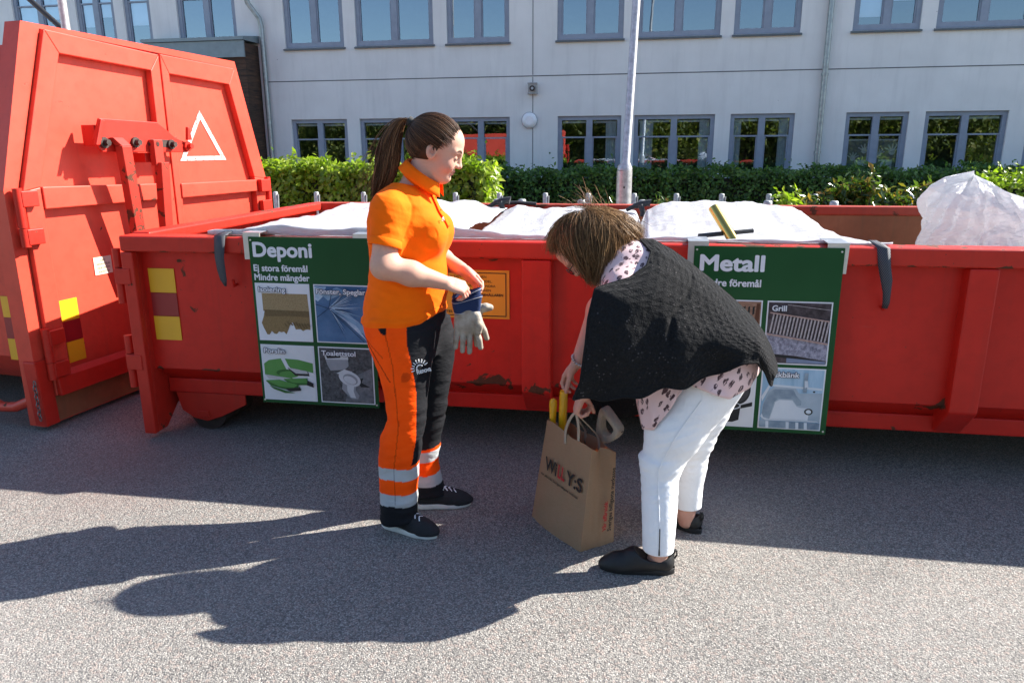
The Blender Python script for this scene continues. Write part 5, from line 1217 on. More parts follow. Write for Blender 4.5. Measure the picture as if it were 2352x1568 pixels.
polo = np_mesh('polo_shirt', V, F, polo_m, W1)
# sleeve hems, collar, placket, buttons, chest print
for s, SHp, ELp in ((-1, SH_N, EL_N), (1, SH_F, EL_F)):
    n_ = (ELp - SHp) / np.linalg.norm(ELp - SHp); c = SHp + (ELp - SHp) * .605
    xx = np.array([1, 0, 0]) - n_ * n_[0]; xx /= np.linalg.norm(xx); yy = np.cross(n_, xx); th = np.linspace(0, 2 * PI, 40, endpoint=False)
    P = np.array([[c + n_ * (q + .008 * math.cos(t)) + (xx * math.cos(t) + yy * math.sin(t)) * r for t in th] for q, r in ((-.016, .0615), (-.014, .0645), (.012, .0650), (.016, .0630), (.014, .056))])
    grid_mesh('sleeve_hem', P, polo_m, polo, True, 0, True)
th = np.linspace(.32, 2 * PI - .32, 60); nk = np.array([.082, .002, 1.455])
axn = np.array([.50, 0, .865]); ux_ = np.array([.865, 0, -.50]); uy_ = np.array([0, 1.0, 0])
def ringp(r, h, fl): return np.array([nk + axn * h + (ux_ * math.cos(t) * r * 1.0 + uy_ * math.sin(t) * r) + ux_ * fl * max(0, math.cos(t)) for t in th])
rows = [ringp(.066, -.02, 0), ringp(.0665, .015, 0), ringp(.069, .034, 0), ringp(.076, .038, 0), ringp(.0815, .026, .004), ringp(.088, .006, .009), ringp(.0925, -.008, .014)]
P = np.array(rows); P[:, :, 2] += (.01 * np.cos(th))[None] * -1
grid_mesh('collar', P, polo_m, polo, True, .003)
def front_x(zq, yq=0):
    k = np.abs(y - yq) < .02; k &= np.abs(z - zq) < .008; return V[k, 0].max() if k.any() else .18
pl = []
for zq in np.linspace(1.415, 1.27, 14): xf = max(front_x(zq), .05); pl.append([(xf + .0035, -.018, zq), (xf + .006, -.012, zq), (xf + .006, .012, zq), (xf + .0035, .018, zq)])
grid_mesh('placket', np.array(pl), polo_m, polo, True, .002)
bt = MB()
for zq in (1.385, 1.335): xf = front_x(zq); bt.cyl((xf + .006, 0, zq), (xf + .009, 0, zq - .001), .0055, 12)
bt.build('button', polo_m, polo)
white_r = mat('reflective_white', (.78, .78, .78), .45)
k = np.array([(front_x(1.30, -.085) + .004), -.085, 1.30])
lg_ = MB()
for i in range(7):
    a = PI * (.05 + .15 * i); d = Vector((0, -math.cos(a), math.sin(a))); p0 = Vector(k) + d * .010; p1 = Vector(k) + d * .017; lg_.tube([p0, p1], .0014, 5)
lg_.build('chest_print', white_r, polo)

# ---- work trousers
tro = bpy.data.materials.new('work_trousers'); t, p = nodes(tro); v = coords(t)
at = N(t, 'ShaderNodeAttribute', attribute_name='tint')
vn = ramp(t, noise(t, v, 8, 4), [(.3, .88), (.7, 1.1)]); t.links.new(mixc(t, 1.0, at.outputs['Color'], vn, 'MULTIPLY'), p.inputs['Base Color'])
p.inputs['Roughness'].default_value = .8; p.inputs['Specular IOR Level'].default_value = .12
bump(t, p, math_(t, 'ADD', math_(t, 'MULTIPLY', noise(t, v, 900, 2), .02), noise(t, coords(t, (1, 1, 2.2)), 13, 3, .5, .2)), .45, .02)
ft = Field((-.27, -.30, .03), (.27, .30, .985), .0042)
ft.lathe([.74, .80, .86, .92, .975], [.0, -.005, -.005, .0, .005], 0, [.13, .15, .165, .165, .158], [.15, .19, .205, .205, .20], .05)
LEGN = dict(z=[.055, .10, .20, .26, .34, .43, .50, .60, .69, .78, .88], x=[-.030, -.030, -.028, -.026, -.020, -.005, .018, .018, .016, .008, .0], y=[-.115, -.115, -.112, -.11, -.108, -.105, -.102, -.10, -.098, -.098, -.095], a=[.082, .080, .081, .084, .088, .090, .080, .088, .105, .130, .145], b=[.075, .074, .074, .076, .08, .084, .082, .09, .10, .108, .105])
LEGF = dict(z=[.055, .10, .20, .26, .34, .43, .50, .60, .69, .78, .88], x=[.030, .020, .002, .005, .018, .036, .050, .062, .070, .06, .02], y=[.125, .125, .125, .122, .12, .115, .11, .105, .10, .098, .095], a=[.090, .080, .077, .078, .080, .084, .082, .088, .10, .122, .14], b=[.075, .073, .073, .075, .078, .082, .082, .09, .10, .108, .105])
for q in (LEGN, LEGF): ft.lathe(q['z'], q['x'], q['y'], q['a'], q['b'], .022, 2.1)
V, F = ft.mesh(); V = soften(V, F, 3); N_ = vnormals(V, F); x, y, z = V.T
dsp = .011 * fold_noise(V, [(.6, .1, 1), (-.5, .1, 1), (.15, .05, 1)], 13, 7, (22, 48), 7) * (sm(z, .62, .45) * .9 + .55) * sm(z, .06, .2)
dsp += .010 * fold_noise(V, [(.1, .05, 1), (-.2, .1, 1)], 14, 5, (60, 90), 6) * (sm(z, .24, .10) + .7 * np.exp(-((z - .44) / .09) ** 2))
near = y < 0
lx = np.where(near, np.interp(z, LEGN['z'], LEGN['x']), np.interp(z, LEGF['z'], LEGF['x'])); ly = np.where(near, np.interp(z, LEGN['z'], LEGN['y']), np.interp(z, LEGF['z'], LEGF['y']))
sN = .95 * x + .312 * y; sF = .95 * x - .312 * y
seam = np.interp(z, [.30, .323, .418, .526, .625, .738, .828, .95], [-.03, -.004, .016, .023, .027, .014, -.003, .0])
outer = np.where(near, (sN < seam) & (y < ly + .055), (sF < seam + .03) & (y > ly - .05))
org_, blk, rfl = np.array([1.0, .085, .002]), np.array([.013, .0135, .016]), np.array([.42, .44, .45])
col = np.where(outer[:, None], org_, blk)
zb = z + .10 * (x - lx) * -.12 + .004 * np.sin(x * 40)
zz = np.where(near, zb, zb + .018)
col[(zz < .322)] = org_; col[((zz < .308) & (zz > .256)) | ((zz < .192) & (zz > .138))] = rfl; col[zz < .138] = blk
# pocket mouth, knee pocket seam, smudge, stitched seams
s_ = np.abs(sN - .5 * (seam - .10) ) ; pk_ = near & (((sN + .10) / .020) ** 2 + ((z - .905 - (sN + .10) * -.9) / .036) ** 2 < 1) & (y < -.05); col[pk_] = blk * .6
col[near & outer & (np.abs(sN - np.interp(z, [.3, .5, .74, .86], [-.078, -.05, -.062, -.085])) < .0022) & (z < .87) & (z > .15)] *= .55
col[near & outer & (np.abs((z - .735) - (sN + .11) * -1.7) < .004) & (sN < -.075) & (y < ly)] *= .30
col[near & outer & (np.abs((z - .80) + (sN + .13) * .9) < .003) & (sN < -.10)] *= .6
col[near & outer & ((sN + .02 + .01 * np.sin(z * 60)) ** 2 / .02 ** 2 + (z - .70) ** 2 / .02 ** 2 < 1)] *= .62
V = V + N_ * dsp[:, None]
V[:, 2] += np.where(z < .07, .012 * np.sin(x * 18), 0)
trou = np_mesh('work_trousers', V, F, tro, W1, True, col)
# sun-ray emblem and lettering on the thigh
def leg_surface(sv, zq):      # point on the camera-side surface of the near thigh at across value sv
    k = near & (np.abs(V[:, 2] - zq) < .006) & (np.abs(.95 * V[:, 0] + .312 * V[:, 1] - sv) < .006) & (V[:, 1] < -.05)
    return V[k][np.argmin(V[k][:, 1] * .95 - V[k][:, 0] * .312)] if k.any() else None
dirs = np.array([.312, -.95, 0]); ac = np.array([.95, .312, 0])
lc = leg_surface(.048, .728)
if lc is not None:
    lc = lc + dirs * .010; q = MB(); tl_ = math.radians(12); A1 = Vector(ac * math.cos(tl_) + np.array([0, 0, 1]) * math.sin(tl_)); A2 = Vector(np.array([0, 0, 1]) * math.cos(tl_) - ac * math.sin(tl_))
    for i in range(9):
        a = PI * (.0 + .115 * i); d = -A1 * math.cos(a - .15) + A2 * math.sin(a - .15); q.tube([Vector(lc) + d * .022, Vector(lc) + d * .036], .0022, 6)
    q.tube([Vector(lc) - A1 * math.cos(a) * .013 + A2 * math.sin(a) * .013 for a in np.linspace(-.2, 2.6, 12)], .0024, 6)
    q.build('leg_emblem', white_r, trou)
    text_mesh('leg_lettering', 'Renova', .058, .020, tuple(np.array(lc) + ac * -.012 + np.array([0, 0, -.022]) + dirs * .004), tuple(A1), tuple(A2), white_r, trou, .02)

# ---- canvas shoes
canvas = mat('black_canvas', (.014, .014, .016), .85, .2, 60, bmp=(300, .3, .003)); rubber = mat('white_rubber', (.62, .62, .58), .6, .12, 20); lace_m = mat('white_lace', (.75, .75, .75), .8)
def canvas_shoe(heel, toe, parent):
    h, t_ = Vector(heel), Vector(toe); d = (t_ - h); L = d.length; d.normalize(); s = Vector((-d.y, d.x, 0)); up = Vector((0, 0, 1))
    f = Field((-.03, -.07, -.01), (L + .03, .07, .12), .003)
    f.chain([(.04, 0, .05), (L * .35, 0, .058), (L * .6, 0, .044), (L * .78, .002, .030), (L - .035, .003, .026)], [.038, .037, .037, .034, .028], .03)
    f.ell((L * .72, .002, .022), (.085, .044, .03), None, .02); f.cut((0, 0, -1), -.012); f.cut((-.55, 0, 1), .092 - .55 * .01, (-.05, -.1, 0), (.16, .1, .2))
    V, F = f.mesh(); V = soften(V, F, 3)
    Mx = np.array([d, s, up]); 
    sh = np_mesh('shoe', V @ Mx + np.array(h), F, canvas, parent)
    n = 44; out = []
    for i in range(n):
        a = 2 * PI * i / n; px_ = L / 2 - .003 + (L / 2 + .004) * np.sign(math.cos(a)) * abs(math.cos(a)) ** .75; wq = np.interp(px_ / L, (-.03, .1, .35, .7, .9, 1.03), (.02, .037, .036, .048, .042, .016)); out.append((px_, wq * np.sign(math.sin(a)) * abs(math.sin(a)) ** .55))
    P = np.array([[np.array(h) + np.array(d) * a + np.array(s) * b * k + np.array([0, 0, zq]) for a, b in out] for zq, k in ((.0, .90), (.002, .98), (.006, 1.0), (.020, 1.0), (.024, .97), (.024, .85))])
    grid_mesh('rubber_sole', P, rubber, sh, True, 0, True)
    lc_ = MB()
    for i in range(4):
        a = L * (.46 + .075 * i); zt = np.interp(a / L, (.35, .6, .78), (.097, .083, .066)); w = .022 - .001 * i
        for sg in (-1, 1): lc_.tube([tuple(np.array(h) + np.array(d) * (a + e * .014) + np.array(s) * (sg * (w - w * 2 * q)) + np.array([0, 0, zt + .004 - .010 * abs(q * 2 - 1) ** 2])) for q, e in ((0, -.5), (.25, -.2), (.5, .1), (.75, .5), (1, 1))], .0042, 6)
    for sg in (-1, 1): lc_.tube([tuple(np.array(h) + np.array(d) * (L * .45) + np.array(s) * (sg * q) + np.array([0, 0, .099 + .012 * math.sin(q * 60) - q * .55])) for q in (0, .012, .024, .036)], .0028, 6)
    lc_.build('laces', lace_m, sh); return sh
canvas_shoe((-.115, -.085, 0), (.142, -.155, 0), W1)
canvas_shoe((-.03, .095, 0), (.215, .165, 0), W1)

# she leans a little away from the camera above the knees
def lean(o):
    for c in o.children:
        if c.type == 'MESH':
            k = len(c.data.vertices); q = np.zeros(k * 3, np.float32); c.data.vertices.foreach_get('co', q); q = q.reshape(-1, 3); w = sm(q[:, 2], .45, 1.0)
            q[:, 1] += .06 * w; q[:, 0] -= .019 * w; c.data.vertices.foreach_set('co', q.ravel()); c.data.update()
        lean(c)
lean(W1)
# ================================================================ WORK GLOVES held by the standing woman
suede = mat('grey_suede', (.24, .195, .145), .95, .35, 22, bmp=(60, .5, .006), col2=(.44, .395, .33)); cuff_m = cloth_mat('navy_cuff', (.022, .038, .10), 900, .8, .3)
def glove(label, loc, rz, flip=1, thumb_out=False, tilt=0.0):
    r = thing('work_glove', label, 'glove', loc, rz, 'pair of work gloves'); r.rotation_euler = (0, tilt, rz); r.scale = (.93, .93, .95)
    f = Field((-.13, -.06, -.17), (.13, .06, .09), .003)
    f.ell((0, 0, -.005), (.056, .020, .055), None, .02); f.ell((0, 0, .03), (.052, .018, .035), None, .02); f.ell((0, .0, -.04), (.054, .018, .035), None, .02)
    for x0, x1, z1, rr in ((-.042, -.048, -.128, .0125), (-.015, -.017, -.144, .0128), (.013, .014, -.150, .0132), (.040, .062, -.130, .0135)):
        f.chain([(x0 * flip, 0, -.045), ((x0 * .4 + x1 * .6) * flip, -.006, -.09), (x1 * flip, .002, z1)], [rr * 1.1, rr * 1.04, rr * .92], .003)
    if thumb_out: f.chain([(.045 * flip, .0, .005), (.075 * flip, -.01, .010), (.094 * flip, -.012, .006)], [.02, .0175, .015], .012)
    else: f.chain([(.040 * flip, -.012, .010), (.050 * flip, -.026, -.03), (.050 * flip, -.024, -.055)], [.022, .019, .014], .01)
    V, F = f.mesh(); V = soften(V, F, 2); N_ = vnormals(V, F); V += N_ * (.0045 * fold_noise(V, [(1, .2, .4), (.3, .1, 1)], 4, 6, (60, 140), 25))[:, None]
    np_mesh('leather_hand', V, F, suede, r)
    th = np.linspace(0, 2 * PI, 48, endpoint=False); rows = []
    for zq, w, dpt in ((.022, .0545, .0215), (.03, .0575, .0235), (.06, .0625, .030), (.085, .066, .036), (.088, .0655, .0365), (.086, .0635, .034), (.06, .060, .028), (.035, .052, .019)):
        rows.append([(w * math.cos(t), dpt * math.sin(t) + .004 * math.sin(t * 3), zq + .012 * math.cos(t) * (zq > .05) - .004 * math.sin(t * 2)) for t in th])
    cf = grid_mesh('cuff', np.array(rows), cuff_m, r, True, 0, True)
    bd_ = MB()
    for i in (1, 3): bd_.tube([Vector(rows[i][k]) + Vector((0, 0, -.004)) + Vector((math.cos(th[k]), math.sin(th[k]), 0)) * .0008 for k in range(24, 48)], .0011, 5)
    bd_.build('stitching', white_r if i > 9 else mat('pale_thread', (.45, .45, .5), .8), cf)
    return r
glove('grey leather work glove with navy cuff hanging in front, palm towards the camera', (-.93 + .256, 2.83 + .002, .912), math.radians(18), 1, False, .03)
glove('grey leather work glove behind the front one, its thumb sticking out to the right', (-.93 + .254, 2.83 + .055, .925), math.radians(24), 1, True, -.12)

# ================================================================ THE BENDING WOMAN (x: her front, y: camera side, z up)
W2 = thing('person', 'woman with short brown hair bending over in a black knitted poncho and white trousers', 'person', (.12, 2.78, 0), PI)
f2 = Field((-.36, -.36, .0), (.50, .36, 1.36), .0034)
f2.chain([(-.19, 0, .80), (-.05, -.02, .93), (.09, -.05, 1.05), (.165, -.06, 1.11)], [.13, .12, .125, .10], .06)
f2.cone((.165, -.06, 1.12), (.27, -.075, 1.185), .06, .056, .03)
H2 = np.array([.318, -.08, 1.205]); P2, (ff2, ll2, uu2) = head(f2, H2, (.50, .04, -.86), (.86, 0, .50))
f2.chain([(-.15, .09, .74), (.0, .12, .43), (.005, .20, .10), (.0, .205, .05)], [.10, .055, .036, .034], .03); f2.ell((.06, .205, .030), (.085, .022, .018), None, .03)
f2.chain([(-.17, -.09, .74), (-.11, -.11, .42), (-.115, -.13, .10), (-.12, -.13, .05)], [.10, .055, .036, .034], .03); f2.ell((-.075, -.19, .030), (.07, .022, .018), [(.81, -.58, 0), (.58, .81, 0), (0, 0, 1)], .03)
WN = np.array([.313, .065, .652]); WFz = np.array([.346, -.080, .738])
f2.chain([(.17, .12, 1.06), (.165, .185, .86), WN], [.052, .046, .029], .03)
f2.chain([(.19, -.21, 1.07), (.275, -.215, .93), WFz], [.052, .044, .027], .03)
hand(f2, WN, (.33, -.22, -.92), (-.90, -.15, -.30), (.2, -.9, .1), [(1.0, 1.2, .7), (1.0, 1.25, .7), (1.05, 1.25, .7), (1.05, 1.2, .7)], .95, (.6, .3, .75))
hand(f2, WFz, (.52, -.28, -.80), (-.45, .30, -.75), (-.65, .6, .3), [(.35, .75, .4), (.45, .75, .4), (.55, .8, .5), (.6, .8, .5)], .95, (.85, .25, .5), .04, .15)
V, F = f2.mesh(); V = soften(V, F, 1, .4)
skin2 = skin_mat('warm_skin', (.54, .31, .225), (.56, .24, .19))
body2 = np_mesh('body', V, F, skin2, W2, True, np.ones((len(V), 3)))
brm = mat('bracelet_beads', (.45, .43, .44), .3, .4, 60, metal=.5); q = MB()
axb = Vector((.52, -.28, -.80)).normalized(); u_ = axb.cross(Vector((0, 0, 1))).normalized(); w_ = u_.cross(axb); cb = Vector(WFz) - axb * .012
for i in range(20):
    a = 2 * PI * i / 20; c = cb + (u_ * math.cos(a) + w_ * math.sin(a)) * .0325; q.tube([c - axb * .0052, c, c + axb * .0052], [.002, .0058, .002], 6)
q.build('bracelet', brm, W2)
gl_m = mat('dark_glasses', (.012, .010, .010), .3); q = MB()
for s in (1, -1):
    q.tube([P2(.0, s * .083, .006), P2(.06, s * .080, .008), P2(.108, s * .064, .010)], .0028, 6)
    q.tube([P2(.113 + .003 * math.cos(a) * s * 0, s * (.036 + .026 * math.cos(a)), .004 + .017 * math.sin(a)) for a in np.linspace(0, 2 * PI, 17)], .0022, 6)
q.tube([P2(.116, .011, .008), P2(.119, 0, .011), P2(.116, -.011, .008)], .0022, 6)
q.build('glasses', gl_m, W2)

# white trousers
tr2 = cloth_mat('white_stretch_cotton', (.82, .825, .84), 1100, .75, .35, var=.03)
ft = Field((-.40, -.28, .06), (.16, .34, .93), .0042)
ft.ell((-.165, .0, .775), (.150, .170, .120), None, .05); ft.cone((-.14, 0, .82), (-.08, 0, .88), .15, .14, .05)
ft.chain([(-.150, .085, .735), (-.038, .112, .545), (.000, .128, .435)], [.128, .106, .082], .03)
ft.lathe([.092, .11, .18, .25, .33, .38, .44], [.004, .005, .005, .006, .008, .010, .006], [.205, .203, .195, .18, .16, .145, .128], [.0585, .0595, .063, .067, .070, .073, .083], [.055, .056, .06, .064, .066, .07, .083], .025)
ft.chain([(-.195, -.085, .735), (-.15, -.10, .56), (-.13, -.11, .43)], [.14, .105, .082], .03)
ft.lathe([.115, .14, .22, .30, .37, .43], [-.122, -.120, -.115, -.120, -.122, -.13], [-.13, -.13, -.125, -.12, -.115, -.11], [.0585, .06, .066, .072, .073, .081], [.055, .057, .062, .068, .07, .078], .025)
V, F = ft.mesh(); V = soften(V, F, 3); N_ = vnormals(V, F); x, y, z = V.T
dsp = .0055 * fold_noise(V, [(.25, .05, 1), (-.2, .05, 1), (.5, 0, 1)], 23, 7, (55, 95), 6) * (np.exp(-((z - .42) / .12) ** 2) * 1.5 + .3 + .5 * np.exp(-((z - .60) / .06) ** 2)) * sm(z, .09, .17)
trz = np_mesh('white_trousers', V + N_ * dsp[:, None], F, tr2, W2)
zp = MB(); kz = (np.abs(x - .0) < .004) & (y > .19)
zs_ = [];
for zq in np.linspace(.085, .205, 9):
    k = (np.abs(z - zq) < .006) & (np.abs(x - (.004 - .02 * (.205 - zq))) < .006) & (y > .12)
    if k.any(): zs_.append((.004 - .02 * (.205 - zq), y[k].max() + .0005, zq))
zp.tube(zs_, [.0035] * 2 + [.0022] * (len(zs_) - 2), 6); zp.build('ankle_zip', mat('zip_dark', (.03, .03, .03), .5), trz)
sl_ = MB(); pts = []
for zq in np.linspace(.21, .70, 26):
    xc = np.interp(zq, (.2, .42, .55, .70), (.004, .02, -.03, -.12)); k = (np.abs(z - zq) < .008) & (np.abs(x - xc) < .010) & (y > .02)
    if k.any(): pts.append((xc, y[k].max() + .0012, zq))
sl_.tube(pts, .0018, 5); sl_.build('side_seam', tr2, trz)

# blouse: pale pink with brush strokes
bl = bpy.data.materials.new('brush_stroke_blouse'); t, p = nodes(bl); v = coords(t, (1, 1, 1), 'Object', (0, .55, 0)); mp = t.nodes.new('ShaderNodeMapping'); mp.inputs['Scale'].default_value = (46, 40, 21); t.links.new(v, mp.inputs['Vector'])
vo = N(t, 'ShaderNodeTexVoronoi', Scale=1.0, Randomness=.75); wb_ = N(t, 'ShaderNodeVectorMath', operation='ADD'); nz = N(t, 'ShaderNodeTexNoise', Scale=60.0, Detail=3.0); t.links.new(v, nz.inputs['Vector'])
sc_ = N(t, 'ShaderNodeVectorMath', operation='SCALE'); t.links.new(nz.outputs['Color'], sc_.inputs[0]); sc_.inputs['Scale'].default_value = .55; t.links.new(mp.outputs[0], wb_.inputs[0]); t.links.new(sc_.outputs[0], wb_.inputs[1]); t.links.new(wb_.outputs[0], vo.inputs['Vector'])
st = N(t, 'ShaderNodeTexNoise', Scale=1.0, Detail=4.0); m2 = t.nodes.new('ShaderNodeMapping'); m2.inputs['Scale'].default_value = (240, 240, 30); t.links.new(v, m2.inputs['Vector']); t.links.new(m2.outputs[0], st.inputs['Vector'])
mk = math_(t, 'MULTIPLY', ramp(t, vo.outputs['Distance'], [(.34, 1.0), (.40, 0.0)]), ramp(t, st.outputs['Fac'], [(.36, 0.0), (.44, 1.0)]))
t.links.new(mixc(t, mk, (.72, .50, .49), (.045, .008, .018)), p.inputs['Base Color']); p.inputs['Roughness'].default_value = .55; p.inputs['Sheen Weight'].default_value = .2
bump(t, p, noise(t, v, 18, 4), .25, .012)
fb = Field((-.40, -.30, .70), (.36, .32, 1.30), .0045)
fb.chain([(-.19, 0, .815), (-.05, -.02, .94), (.09, -.05, 1.06), (.175, -.06, 1.125)], [.155, .142, .150, .122], .06)
fb.chain([(.17, .08, 1.07), (.17, .14, .98)], [.08, .068], .05); fb.chain([(.18, -.19, 1.09), (.22, -.22, 1.0)], [.08, .072], .05)
fb.cone((.20, -.065, 1.14), (.255, -.072, 1.175), .080, .072, .03); fb.cut((.76, 0, .65), .26 * .76 + 1.185 * .65 - .012, (.12, -.3, .95), (.36, .3, 1.3))
fb.cone((.2, -.07, 1.14), (.32, -.08, 1.22), .058, .062, .01, 'sub')
V, F = fb.mesh(); V = soften(V, F, 3); N_ = vnormals(V, F); V += N_ * (.007 * fold_noise(V, [(.6, .2, 1), (1, 0, -.6)], 31, 6, (25, 50)))[:, None]
blouse = np_mesh('blouse', V, F, bl, W2)
def pl_(pts, n):
    pts = np.array(pts, float); d = np.r_[0, np.cumsum(np.linalg.norm(np.diff(pts, axis=0), axis=1))]; q = np.linspace(0, d[-1], n); return np.stack([np.interp(q, d, pts[:, i]) for i in range(pts.shape[1])], 1)
def patch(name, top, bot, m, parent, n=40, k=16, wob=.006, seed=0, thick=.003):
    A, B = pl_(top, n), pl_(bot, n); P = np.zeros((n, k, 3))
    for j, q in enumerate(np.linspace(0, 1, k)):
        P[:, j] = A * (1 - q) + B * q; P[:, j, 1] += wob * wav(np.linspace(0, 5, n), q * 2, seed, 1.5) * (.3 + q)
    return grid_mesh(name, P, m, parent, True, thick)
patch('rear_flap', [(-.06, .20, .86), (-.15, .215, .88), (-.24, .20, .91), (-.315, .13, .90), (-.34, .0, .89), (-.33, -.12, .88)], [(-.085, .225, .756), (-.150, .240, .736), (-.215, .230, .712), (-.290, .170, .742), (-.345, .02, .765), (-.33, -.12, .77)], bl, blouse, 50, 14, .010, 2)
patch('front_flap', [(-.06, .205, .80), (-.0, .20, .80), (.07, .18, .80), (.12, .10, .82), (.13, -.05, .82)], [(-.050, .215, .735), (-.010, .21, .655), (.045, .195, .570), (.082, .15, .558), (.11, -.02, .62)], bl, blouse, 50, 20, .012, 5)

# black knitted poncho
kn_ = bpy.data.materials.new('black_lace_knit'); t, p = nodes(kn_)
at = N(t, 'ShaderNodeAttribute', attribute_name='flow'); mp = t.nodes.new('ShaderNodeMapping'); mp.inputs['Scale'].default_value = (.78, .58, 1); t.links.new(at.outputs['Vector'], mp.inputs['Vector'])
mp2 = t.nodes.new('ShaderNodeMapping'); mp2.inputs['Scale'].default_value = (95, 95, 1); t.links.new(mp.outputs[0], mp2.inputs['Vector'])
def lattice(rot):
    m_ = t.nodes.new('ShaderNodeMapping'); m_.inputs['Rotation'].default_value = (0, 0, rot); t.links.new(mp.outputs[0], m_.inputs['Vector'])
    w = N(t, 'ShaderNodeTexWave', Scale=9.5, Distortion=2.2); w.inputs['Detail Scale'].default_value = 1.5; t.links.new(m_.outputs[0], w.inputs['Vector']); return w.outputs['Fac']
wl1 = math_(t, 'MAXIMUM', lattice(.62), lattice(-.62))
vb = N(t, 'ShaderNodeTexVoronoi', Scale=1.0, Randomness=.6); t.links.new(mp2.outputs[0], vb.inputs['Vector'])
v = coords(t)
row = ramp(t, wl1, [(.86, 0.0), (.95, 1.0)])
hole = math_(t, 'MULTIPLY', math_(t, 'MULTIPLY', ramp(t, vb.outputs['Distance'], [(.22, 1.0), (.32, 0.0)]), row), ramp(t, noise(t, v, 11, 3), [(.44, 0.0), (.58, .9)]))
t.links.new(mixc(t, hole, mixc(t, noise(t, v, 130, 3), (.006, .006, .0065), (.022, .022, .0225)), (.075, .068, .068)), p.inputs['Base Color'])
p.inputs['Roughness'].default_value = .9; p.inputs['Specular IOR Level'].default_value = .06; p.inputs['Sheen Weight'].default_value = .05; p.inputs['Sheen Roughness'].default_value = .4
hh = math_(t, 'ADD', math_(t, 'MULTIPLY', wl1, .85), math_(t, 'ADD', math_(t, 'MULTIPLY', vb.outputs['Distance'], .4), math_(t, 'MULTIPLY', noise(t, v, 190, 3), 1.1))); bump(t, p, hh, .7, .006)
ns, nt = 110, 90
RID = pl_([(.118, -.06, 1.240), (.07, -.058, 1.238), (0, -.05, 1.204), (-.073, -.04, 1.154), (-.149, -.03, 1.098), (-.241, -.015, 1.022), (-.304, -.0, .966), (-.344, .01, .914), (-.371, .02, .866), (-.397, .03, .800)], ns)
HEM = pl_([(.329, .275, .712), (.236, .28, .712), (.172, .275, .719), (.092, .268, .737), (.014, .262, .763), (-.059, .255, .773), (-.124, .245, .797), (-.188, .235, .828), (-.243, .222, .849), (-.298, .20, .862), (-.335, .155, .80), (-.372, .10, .742), (-.392, .045, .775)], ns)
EDG = pl_([(.118, -.06, 1.240), (.074, .02, 1.205), (.088, .075, 1.165), (.15, .115, 1.125), (.215, .135, 1.108), (.265, .165, 1.095), (.284, .225, 1.0), (.290, .25, .907), (.304, .268, .777), (.329, .275, .712)], nt)
tt = np.linspace(0, 1, nt); ss = np.linspace(0, 1, ns)
P = np.zeros((ns, nt, 3))
for j, q in enumerate(tt):
    P[:, j] = RID * (1 - q) + HEM * q
    P[:, j, 1] = RID[:, 1] + (HEM[:, 1] - RID[:, 1]) * np.sin(PI / 2 * min(1, q * 1.35)) ** .85
    P[:, j, 2] += .055 * np.sin(PI * q) ** 1.0 * (1 - .5 * q) * (1 - ss) - .01 * np.sin(PI * q)
E0 = EDG - P[0]
P += E0[None] * ((1 - ss) ** 2.6)[:, None, None]
S2, T2 = np.meshgrid(ss, tt, indexing='ij')
bulge = .02 + .055 * np.exp(-((S2 - .13) / .16) ** 2 - ((T2 - .42) / .22) ** 2) + .03 * np.exp(-((S2 - .12) / .15) ** 2 - ((T2 - .78) / .16) ** 2) + .03 * np.exp(-((S2 - .85) / .2) ** 2 - ((T2 - .5) / .3) ** 2)
P[..., 1] += bulge + (.014 * np.sin(S2 * 15 + T2 * 3) + .010 * np.sin(S2 * 27 - T2 * 5 + 1)) * sm(T2, .35, 1.0) + .006 * wav(S2 * 5, T2 * 5, 3, 1.4) * sm(T2, .1, .3)
P[..., 1] -= .012 * np.exp(-(((S2 - .27 - .10 * T2) / .012) ** 2)) * sm(T2, .02, .1) * sm(T2, .8, .6)
P[..., 2] += .006 * np.sin(S2 * 40) * sm(T2, .85, 1)
poncho = grid_mesh('poncho', P, kn_, W2, True, .005, False, True)
q = MB(); q.tube([tuple(a) for a in P[:, -1]] , .0048, 6); q.tube([tuple(a) for a in P[0, :]], .0048, 6); q.build('knitted_border', kn_, poncho)
HF = pl_([(.315, -.30, .47), (.27, -.31, .425), (.18, -.31, .42), (.085, -.30, .455), (.04, -.29, .56), (-.10, -.26, .70), (-.25, -.23, .80), (-.34, -.16, .80), (-.392, .03, .78)], ns)
EF = pl_([(.118, -.06, 1.240), (.10, -.16, 1.19), (.20, -.24, 1.12), (.265, -.27, 1.03), (.29, -.29, .85), (.315, -.30, .47)], nt)
P = np.zeros((ns, nt, 3))
for j, q in enumerate(tt):
    P[:, j] = RID * (1 - q) + HF * q; P[:, j, 1] = RID[:, 1] + (HF[:, 1] - RID[:, 1]) * np.sin(PI / 2 * min(1, q * 1.6)); P[:, j, 2] += .05 * np.sin(PI * q) * (1 - ss) * (1 - .5 * q)
P += (EF - P[0])[None] * ((1 - ss) ** 2.6)[:, None, None]; P[..., 1] += .012 * np.sin(S2 * 20 + T2 * 4) * sm(T2, .4, 1)
grid_mesh('far_panel', P, kn_, poncho, True, .005, False, True)
n = 150; fr_ = []
for i in range(n):
    q = rng.random(); b = HF[int(30 + q * 22)]; b = b + rng.normal(0, .012, 3); fr_.append(np.stack([b + np.array([-.02 - .03 * rng.random(), 0, 0]) * k + np.array([0, 0, -.05]) * k for k in np.linspace(0, 1, 5)]))
strands('fringe', np.array(fr_), .0012, mat('fringe_grey', (.05, .055, .05), .9), poncho)

